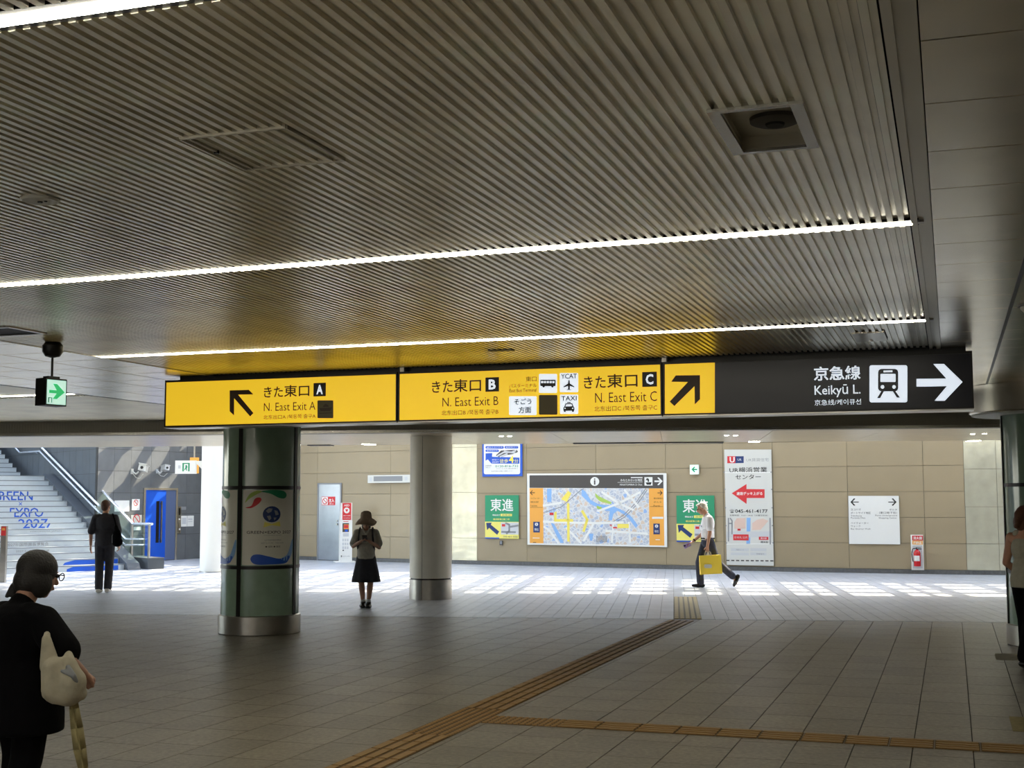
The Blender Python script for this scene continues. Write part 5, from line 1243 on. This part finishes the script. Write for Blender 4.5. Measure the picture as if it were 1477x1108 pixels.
grow('shirt', [('e', V3(0, .01, 1.28), (.185, .13, .19)), ('e', V3(0, 0, 1.06), (.17, .125, .20)), ('c', V3(0, .01, 1.41), .075, V3(0, .01, 1.44), .062), ('l', [(.155, .86), (.165, .95), (.165, 1.1), (.15, 1.2)], 40, lambda v: (v.x*1.08, v.y*.78, v.z))]
     + [q for s in (1, -1) for q in (('c', V3(s*.10, .01, 1.39), .068, V3(s*.182, .01, 1.38), .066), ('c', V3(s*.182, .01, 1.38), .066, V3(s*.242, .035, 1.14), .072))], M['black_cloth'], p, .009, 3)
grow('trousers', [('e', V3(0, 0, .93), (.165, .125, .12))]+[q for s, l in ((1, 'l'), (-1, 'r')) for q in (('c', J['hip_'+l], .098, J['kn_'+l], .078), ('c', J['kn_'+l], .078, J['an_'+l]+V3(0, 0, .02), .075))], M['black_cloth'], p, .009, 2)
for l in 'lr':
    S, h, ff, n, sd = shoe_shapes(J['an_'+l]+V3(0, 0, 0), V3(0, -1, 0)); grow('shoe', S, M['white'], p, .008, 2)
grow('hair', [('e', L(0, -.025, .045), (.084, .095, .085), R), ('e', L(0, -.055, -.01), (.072, .055, .07), R), ('e', L(0, .04, .085), (.06, .05, .03), R)], M['hairbrown'], p, .008, 1)
t = thing('shoulder_bag', 'black drawstring bag hanging from the shoulder of the man in black', 'bag', p.location, p.rotation_euler.z)
grow('bag_body', [('e', V3(-.25, .14, 1.02), (.085, .08, .16)), ('e', V3(-.26, .14, .94), (.10, .085, .09)), ('c', V3(-.24, .12, 1.14), .05, V3(-.22, .10, 1.22), .03)], M['black_knit'], t, .009, 2)
MB().path([(-.23, .10, 1.20), (-.19, .09, 1.34), (-.15, .07, 1.44), (-.13, -.0, 1.455), (-.15, -.09, 1.38), (-.20, -.12, 1.25)], .012).build('strap', M['black_knit'], t)
MB().path([(-.22, .16, 1.14), (-.17, .18, 1.05), (-.18, .20, .92)], .007).build('cord', M['grey'], t)
# ---- woman in a brown sun hat looking at her phone
g = onz(527.5, 877.5)
p = thing('person', 'woman in brown sun hat, grey top and dark skirt using a phone', 'person', (g.x, g.y, 0), .03); kk = .868
J = dict(head=V3(0, -.07, 1.545), face=V3(0, -1, -.55), up=V3(0, -.5, 1), neck=V3(0, -.01, 1.43), chest=V3(0, .01, 1.27), waist=V3(0, 0, 1.07), pelvis=V3(0, 0, .95),
    sh_l=V3(.17, .01, 1.375), sh_r=V3(-.17, .01, 1.375), el_l=V3(.235, -.02, 1.10), el_r=V3(-.235, -.02, 1.12), wr_l=V3(.075, -.24, 1.215), wr_r=V3(-.075, -.24, 1.22),
    hand_l=(V3(-.8, -.35, .35), V3(-.2, -.3, 1), 1, .45), hand_r=(V3(.8, -.35, .35), V3(.2, -.3, 1), -1, .45),
    hip_l=V3(.085, 0, .92), hip_r=V3(-.085, 0, .92), kn_l=V3(.085, -.02, .50), kn_r=V3(-.085, .0, .50), an_l=V3(.055, -.08, .10), an_r=V3(-.05, .04, .10), toe_l=V3(0, -1, 0), toe_r=V3(0, -1, 0))
J = scale_pose(J, kk)
b_, L, R = body(p, J, M['skin2'], kk*1.04, True); eyes(L, p, kk)
K = lambda *a: V3(*a)*kk
grow('top', [('e', K(0, .01, 1.28), (.165*kk, .125*kk, .17*kk)), ('e', K(0, 0, 1.06), (.165*kk, .13*kk, .19*kk)), ('l', [(.13, .83), (.165, .90), (.15, 1.02), (.13, 1.1)], 40, lambda v: (v.x*1.06*kk, v.y*.85*kk, v.z*kk))]
     + [q for s in (1, -1) for q in (('c', K(s*.10, .01, 1.375), .066*kk, K(s*.17, .01, 1.365), .066*kk), ('c', K(s*.17, .01, 1.365), .066*kk, K(s*.225, -.01, 1.17), .078*kk))], M['grey_cloth'], p, .008, 3)
grow('collar', [('c', K(-.06, -.075, 1.43), .016*kk, K(-.01, -.125, 1.33), .018*kk), ('c', K(.06, -.075, 1.43), .016*kk, K(.01, -.125, 1.33), .018*kk), ('c', K(-.06, .03, 1.45), .016*kk, K(.06, .03, 1.45), .016*kk), ('c', K(-.065, .03, 1.45), .016*kk, K(-.06, -.075, 1.43), .016*kk), ('c', K(.065, .03, 1.45), .016*kk, K(.06, -.075, 1.43), .016*kk)], M['offwhite'], p, .006, 1)
mb = MB(); n = 72; b = 0
prof = [(.150, .98), (.165, .90), (.185, .78), (.215, .62), (.238, .475), (.225, .478), (.20, .62), (.17, .78), (.14, .98)]
for r, z in prof:
    for i in range(n):
        a = 2*PI*i/n; fl = 1+.055*math.sin(a*9)*max(0, (.95-z)/.5)
        mb.v.append((r*fl*math.cos(a)*kk*1.08, r*fl*math.sin(a)*kk*.82, z*kk))
m_ = len(prof)
for k in range(m_-1):
    for i in range(n): j = (i+1) % n; mb.f.append((k*n+i, k*n+j, (k+1)*n+j, (k+1)*n+i))
mb.build('skirt', M['skirt'], p, True)
for l in 'lr':
    S, h, ff, n_, sd = shoe_shapes(J['an_'+l], V3(0, -1, 0), .23, .037); o = grow('shoe', S, M['shoe'], p, .007, 1)
    MB().tube(J['an_'+l]+V3(0, 0, .06), J['an_'+l]+V3(0, 0, .015), .045*kk, .047*kk, 16).build('sock', M['ltgrey'], p, True)
grow('hair', [('e', L(0, -.03, .02), (.082*kk, .09*kk, .09*kk), R), ('e', L(.06, -.01, -.05), (.02*kk, .045*kk, .07*kk), R), ('e', L(-.06, -.01, -.05), (.02*kk, .045*kk, .07*kk), R)], M['hairdark'], p, .008, 1)
hat = thing('sun_hat', 'floppy brown cloth sun hat worn by the woman', 'hat', p.location, .03)
mb = MB(); n = 48; prof = [(.19, -.065), (.15, -.015), (.105, .02), (.10, .06), (.088, .125), (.05, .15), (0.001, .155)]
hc = L(0, -.03, .05)
for r, z in prof:
    for i in range(n):
        a = 2*PI*i/n; dz = .018*math.sin(a*3+1)*max(0, (r-.11)/.08)
        mb.v.append(tuple(hc+V3(r*math.cos(a)*kk*1.02, r*math.sin(a)*kk*1.0-z*.12, (z+dz)*kk+V3(0, r*math.sin(a), 0).y*.18)))
for k in range(len(prof)-1):
    for i in range(n): j = (i+1) % n; mb.f.append((k*n+i, k*n+j, (k+1)*n+j, (k+1)*n+i))
o = mb.build('crown', M['hat'], hat, True); so_ = o.modifiers.new('t', 'SOLIDIFY'); so_.thickness = .006
MB().lathe([(.102*kk*1.02, .022*kk), (.101*kk*1.02, .045*kk)], 40, cx=hc.x, cy=hc.y, cap=False).build('hat_band', M['black_cloth'], hat).location = (0, 0, hc.z)
t = thing('phone', 'smartphone held by the woman in the hat', 'phone', p.location, .03)
o = MB().box(-.038, .038, -.005, .005, -.075, .075).build('case', M['black'], t); o.location = K(0, -.31, 1.27); o.rotation_euler = (.9, 0, 0)
o2 = MB().box(-.034, .034, -.0065, -.005, -.070, .070).build('back_plate', M['charcoal'], t); o2.location = o.location; o2.rotation_euler = (.9, 0, 0)
t = thing('backpack', 'dark backpack straps on the woman in the hat', 'bag', p.location, .03)
grow('bag_body', [('e', K(0, .19, 1.17), (.14*kk, .085*kk, .20*kk))], M['black_cloth'], t, .009, 1)
for s in (1, -1): MB().path([K(s*.11, .12, 1.36), K(s*.115, .03, 1.452), K(s*.118, -.07, 1.42), K(s*.125, -.135, 1.30), K(s*.145, -.11, 1.12), K(s*.15, .02, 1.05), K(s*.12, .13, 1.05)], .017*kk).build('strap', M['black_cloth'], t)
# ---- white-haired man striding to the left with a yellow bag
g = onz(1019, 848.5)
p = thing('person', 'white-haired man in white shirt and dark trousers striding to the left', 'person', (g.x, g.y, 0), -PI/2)
# local: -y is walking direction (left in the photo), +x towards the viewer
J = dict(head=V3(0, -.065, 1.545), face=V3(0, -1, -.32), up=V3(0, -.3, 1), neck=V3(0, .02, 1.415), chest=V3(0, .045, 1.25), waist=V3(0, .04, 1.05), pelvis=V3(0, .04, .93),
    sh_l=V3(.17, .06, 1.345), sh_r=V3(-.17, .03, 1.345), el_l=V3(.225, .045, 1.065), el_r=V3(-.21, -.03, 1.05), wr_l=V3(.235, -.005, .82), wr_r=V3(-.14, -.235, .90),
    hand_l=(V3(0, -.02, -1), V3(-1, -.1, 0), -1, 1.0), hand_r=(V3(.1, -1, -.55), V3(.3, .2, -1), 1, .35),
    hip_l=V3(.09, .06, .91), hip_r=V3(-.09, .02, .91), kn_l=V3(.09, .20, .50), kn_r=V3(-.08, -.12, .49), an_l=V3(.08, .545, .21), an_r=V3(-.07, -.105, .09), toe_l=V3(0, .35, -1), toe_r=V3(0, -1, 0))
kk2 = .985; J = scale_pose(J, kk2)
b_, L, R = body(p, J, M['skin']); eyes(L, p, 1)
K = lambda *a: V3(*a)*kk2
grow('shirt', [('e', K(0, .05, 1.25), (.17, .125, .18)), ('e', K(0, .035, 1.05), (.155, .125, .16)), ('c', K(0, .03, 1.40), .068, K(0, .015, 1.425), .060), ('l', [(.13, .90), (.14, .98), (.14, 1.08)], 40, lambda v: (v.x*1.05*kk2, v.y*.88*kk2+.04, v.z*kk2))]
     + [q for s, l in ((1, 'l'), (-1, 'r')) for q in (('c', K(s*.10, .045, 1.345), .068, J['sh_'+l], .066), ('c', J['sh_'+l], .066, J['sh_'+l]+(J['el_'+l]-J['sh_'+l])*.62, .076))], M['shirtwhite'], p, .008, 3)
grow('trousers', [('e', K(0, .04, .90), (.15, .125, .12)), ('c', J['hip_l'], .093, J['kn_l'], .075), ('c', J['kn_l'], .075, J['an_l']+K(0, -.05, .03), .068), ('c', J['hip_r'], .093, J['kn_r'], .078), ('c', J['kn_r'], .078, J['an_r']+V3(0, 0, .01), .072)], M['navy_cloth'], p, .008, 2)
MB().lathe([(.135, .935), (.135, .965)], 40, cap=False).build('belt', M['shoe'], p).location = (0, .04, 0)
S, h, ff, n_, sd = shoe_shapes(J['an_r'], V3(0, -1, 0), .28, .042); grow('shoe', S, M['shoe'], p, .007, 1)
S, h, ff, n_, sd = shoe_shapes(J['an_l'], V3(0, -1, 0), .28, .042, 0, 1.15); grow('shoe', S, M['shoe'], p, .007, 1)
grow('hair', [('e', L(0, -.03, .048), (.083, .088, .078), R), ('e', L(0, -.07, -.005), (.07, .042, .06), R), ('e', L(0, .045, .088), (.055, .045, .026), R), ('e', L(.07, -.03, .02), (.018, .04, .045), R), ('e', L(-.07, -.03, .02), (.018, .04, .045), R)], M['hairgrey'], p, .008, 1)
MB().box(.02, .06, -.09, -.082, 1.17, 1.20).build('pocket_pen', M['dkblue'], p)
MB().tube(J['wr_r']+(J['el_r']-J['wr_r'])*.10, J['wr_r']+(J['el_r']-J['wr_r'])*.17, .033, .034, 16).build('wrist_watch', M['shoe'], p)
t = thing('carrier_bag', 'bright yellow paper carrier bag with white emblem held by the man', 'bag', p.location, -PI/2)
wl_ = J['wr_l']; hz = wl_.z-.115; bx = wl_.x; y0, y1 = wl_.y-.13, wl_.y+.27
zt = hz-.045; zb = zt-.375
mb = MB()
mb.v += [(bx-.05, y0-.015, zb), (bx+.05, y0-.015, zb), (bx+.05, y1+.0, zb+.02), (bx-.05, y1, zb+.02), (bx-.035, y0-.03, zt-.02), (bx+.035, y0-.03, zt-.02), (bx+.035, y1-.02, zt), (bx-.035, y1-.02, zt)]
mb.f += [(0, 3, 2, 1), (4, 5, 6, 7), (0, 1, 5, 4), (1, 2, 6, 5), (2, 3, 7, 6), (3, 0, 4, 7)]
mb.build('bag_body', M['yellow'], t)
ym = wl_.y+.0
for s in (-1, 1): MB().path([(bx+s*.036, ym-.055, zt-.02), (bx+s*.02, ym-.045, hz-.0), (bx+s*.012, ym-.02, hz+.022), (bx+s*.012, ym+.03, hz+.022), (bx+s*.02, ym+.055, hz), (bx+s*.036, ym+.07, zt-.02)], .006).build('bag_handle', M['cream'], t)
MB().prism([(ym+.00+.075*math.cos(a*PI/8), zb+.16+.05*math.sin(a*PI/8)*(1+.3*math.cos(a*PI/4))) for a in range(16)], bx+.052, bx+.054, 'x').build('emblem', M['offwhite'], t)
t = thing('phone', 'lilac cased phone in the right hand of the white-haired man', 'phone', p.location, -PI/2)
o = MB().box(-.006, .006, -.07, .07, -.038, .038).build('case', M['lilac'], t); o.location = J['wr_r']+V3(.035, -.115, -.075); o.rotation_euler = (.45, 0, 0)
o2 = MB().box(.006, .008, -.06, -.03, .0, .03).build('lens_plate', M['frame'], t); o2.location = o.location; o2.rotation_euler = (.45, 0, 0)
# ---- near woman in black seen from behind, left foreground
YN = 6.75; hd = ondist(44, 832, YN)
p = thing('person', 'short-haired woman in black with glasses, back turned, left foreground', 'person', (hd.x-.02, hd.y, 0), math.radians(152))
kn = hd.z/1.40*1.0
J = dict(head=V3(0, -.09, 1.40), face=V3(-.25, -1, -.22), up=V3(0, -.15, 1), neck=V3(0, .03, 1.25), chest=V3(0, .05, 1.06), waist=V3(0, .02, .88), pelvis=V3(0, 0, .78),
    sh_l=V3(.20, .05, 1.165), sh_r=V3(-.20, .05, 1.165), el_l=V3(.28, .03, .90), el_r=V3(-.425, .07, .965), wr_l=V3(.25, -.16, .72), wr_r=V3(-.31, -.14, .87),
    hand_l=(V3(-.1, -.6, -.7), V3(-1, 0, 0), 1, .4), hand_r=(V3(.3, -.8, -.3), V3(.5, 0, -.8), -1, .9),
    hip_l=V3(.09, 0, .77), hip_r=V3(-.09, 0, .77), kn_l=V3(.10, -.07, .42), kn_r=V3(-.09, .04, .42), an_l=V3(.10, -.04, .09), an_r=V3(-.09, .14, .10), toe_l=V3(0, -1, 0), toe_r=V3(0, -1, 0))
J = scale_pose(J, kn)
b_, L, R = body(p, J, M['skin2'], 1.0, True); eyes(L, p, 1)
K = lambda *a: V3(*a)*kn
grow('tunic', [('e', K(0, .055, 1.07), (.20, .155, .19)), ('e', K(0, .03, .86), (.205, .17, .22)), ('c', K(0, .045, 1.20), .085, K(0, .03, 1.25), .066), ('l', [(.235, .56), (.235, .66), (.215, .85), (.18, .95)], 48, lambda v: (v.x*1.12*kn, v.y*.92*kn+.02, v.z*kn))]
     + [q for s, l in ((1, 'l'), (-1, 'r')) for q in (('c', K(s*.10, .055, 1.175), .088, J['sh_'+l], .082), ('c', J['sh_'+l], .082, J['sh_'+l]+(J['el_'+l]-J['sh_'+l])*.75, .090))], M['black_knit'], p, .010, 3)
grow('trousers', [('e', K(0, 0, .72), (.165, .135, .10))]+[q for l in 'lr' for q in (('c', J['hip_'+l], .10, J['kn_'+l], .082), ('c', J['kn_'+l], .082, J['an_'+l]+V3(0, 0, .03), .07))], M['black_knit'], p, .010, 2)
for l in 'lr':
    S, h, ff, n_, sd = shoe_shapes(J['an_'+l], V3(0, -1, 0), .24, .040); grow('shoe', S, M['shoe'], p, .009, 1)
grow('hair', [('e', L(0, -.022, .038), (.098, .108, .098), R), ('e', L(0, -.058, -.035), (.092, .07, .085), R), ('e', L(.065, -.015, -.045), (.036, .06, .075), R), ('e', L(-.065, -.025, -.045), (.034, .055, .075), R), ('c', L(-.085, -.07, -.08), .028, L(-.125, -.085, -.105), .010), ('c', L(-.06, -.09, -.08), .03, L(-.085, -.11, -.125), .012), ('c', L(-.05, -.085, -.085), .03, L(-.055, -.095, -.12), .014)], M['hairdark'], p, .008, 1)
gl = thing('glasses', 'dark rimmed glasses on the woman in the left foreground', 'glasses', p.location, p.rotation_euler.z)
for s in (-1, 1):
    mb = MB(); pts = [L(s*.034+.026*math.cos(a*PI/8), .108, .012+.020*math.sin(a*PI/8)) for a in range(17)]; mb.path(pts, .0028, 6).build('rim', M['frame'], gl)
    MB().path([L(s*.060, .106, .018), L(s*.083, .04, .016), L(s*.088, -.01, .008), L(s*.080, -.03, -.01)], .0030, 6).build('temple', M['frame'], gl)
MB().path([L(-.009, .110, .016), L(.009, .110, .016)], .0028, 6).build('bridge', M['frame'], gl)
tb_ = thing('tote_bag', 'cream canvas tote bag hanging at the side of the woman in black', 'bag', p.location, p.rotation_euler.z)
tb_.location = (0, 0, 0); tb_.rotation_euler = (0, 0, 0); o_ = ondist(92, 980, YN-.36); tb_.location = (o_.x, o_.y, 0)
def wq(px, py, dy=0.0): w = ondist(px, py, YN-.36+dy); return w-V3(o_.x, o_.y, 0)
grow('bag_body', [('c', wq(67, 922, .06), .024, wq(72, 960, .03), .050), ('c', wq(84, 992), .082, wq(99, 996), .078), ('c', wq(80, 968, .0), .070, wq(84, 992), .082), ('c', wq(97, 962), .052, wq(102, 985), .078),
    ('c', wq(99, 945, .05), .022, wq(98, 962), .050), ('c', wq(110, 985, .02), .040, wq(116, 1001, .02), .034), ('c', wq(68, 985, .03), .030, wq(70, 1000, .03), .034)], M['cream'], tb_, .008, 2)
MB().path([wq(67, 920, .06), wq(70, 908, .20), wq(82, 905, .36), wq(93, 915, .36), wq(98, 930, .25), wq(99, 948, .05)], .017, 10).build('strap', M['cream'], tb_)
grow('print', [('c', wq(98, 962, -.047), .012, wq(106, 975, -.070), .014), ('c', wq(106, 975, -.070), .014, wq(111, 985, -.045), .010), ('c', wq(90, 968, -.060), .010, wq(106, 975, -.070), .012)], M['grey'], tb_, .006, 1)
u_ = thing('umbrella', 'furled khaki umbrella hanging point down below the tote bag', 'umbrella', (o_.x, o_.y, 0), 0)
mb = MB(); pu = [(106, 1003, .016), (107, 1022, .024), (111, 1050, .030), (115, 1080, .031), (120, 1108, .024), (125, 1135, .012), (127, 1150, .005)]
for (a0_, b0_, r0_), (a1_, b1_, r1_) in zip(pu[:-1], pu[1:]): mb.cap(wq(a0_, b0_, .04), r0_, wq(a1_, b1_, .04), r1_, 14)
mb.build('canopy', M['umb'], u_, True)
MB().path([wq(103+k*3, 1020+k*12, .012) for k in range(3)]+[wq(117, 1090, .012), wq(122, 1118, .022)], .005, 6).build('canopy_fold', M['umb'], u_)
MB().tube(wq(127, 1150, .04), wq(129, 1166, .04), .004).build('tip', M['steel'], u_)
# ---- woman at the right edge
YR = 13.2; gR = ondist(1485, 935, YR)
p = thing('person', 'woman in pale sleeveless top and black trousers cut off by the right edge', 'person', (gR.x, YR, 0), math.radians(118))
J = dict(head=V3(0, -.03, 1.50), face=V3(0, -1, -.15), neck=V3(0, .01, 1.36), chest=V3(0, .01, 1.20), waist=V3(0, 0, 1.01), pelvis=V3(0, 0, .88),
    sh_l=V3(.17, .01, 1.30), sh_r=V3(-.17, .01, 1.30), el_l=V3(.23, .03, 1.04), el_r=V3(-.23, .03, 1.04), wr_l=V3(.19, -.17, .90), wr_r=V3(-.19, -.17, .90),
    hand_l=(V3(-.2, -1, .1), V3(-1, 0, 0), 1, .5), hand_r=(V3(.2, -1, .1), V3(1, 0, 0), -1, .5),
    hip_l=V3(.085, 0, .86), hip_r=V3(-.085, 0, .86), kn_l=V3(.08, -.06, .47), kn_r=V3(-.08, .05, .47), an_l=V3(.07, -.06, .09), an_r=V3(-.07, .14, .10), toe_l=V3(0, -1, 0), toe_r=V3(0, -1, 0))
b_, L, R = body(p, J, M['skin'], 1.0, True); eyes(L, p, 1)
grow('top', [('e', V3(0, .01, 1.19), (.152, .122, .15)), ('e', V3(0, 0, 1.0), (.145, .125, .15)), ('l', [(.16, .80), (.165, .88), (.14, 1.0)], 40, lambda v: (v.x*1.05, v.y*.9, v.z)), ('c', V3(.09, .0, 1.27), .05, V3(.095, .01, 1.34), .045), ('c', V3(-.09, .0, 1.27), .05, V3(-.095, .01, 1.34), .045)], M['beigecloth'], p, .009, 2)
grow('trousers', [('e', V3(0, 0, .85), (.155, .13, .12))]+[q for l in 'lr' for q in (('c', J['hip_'+l], .098, J['kn_'+l], .085), ('c', J['kn_'+l], .085, J['an_'+l]+V3(0, 0, .02), .085))], M['black_knit'], p, .009, 2)
for l in 'lr':
    S, h, ff, n_, sd = shoe_shapes(J['an_'+l], V3(0, -1, 0), .24, .038); grow('shoe', S, M['shoe'], p, .008, 1)
grow('hair', [('e', L(0, -.03, .04), (.09, .10, .09), R), ('e', L(0, -.08, -.05), (.075, .05, .09), R), ('c', L(0, -.09, -.03), .04, L(.0, -.14, -.10), .03), ('e', L(.07, -.03, -.04), (.045, .06, .08), R), ('e', L(-.07, -.04, -.04), (.04, .06, .08), R), ('c', L(0, -.10, .02), .06, L(.02, -.15, -.06), .035)], M['hairbrown'], p, .009, 1)

for o in bpy.data.objects:
    if o.type == 'MESH' and o.name.split('.')[0] in ('map_roads', 'map_rail', 'map_streets', 'map_water', 'map_park', 'map_lines', 'map_marks', 'map_blocks', 'map_inset', 'sketch'): o['kind'] = 'stuff'
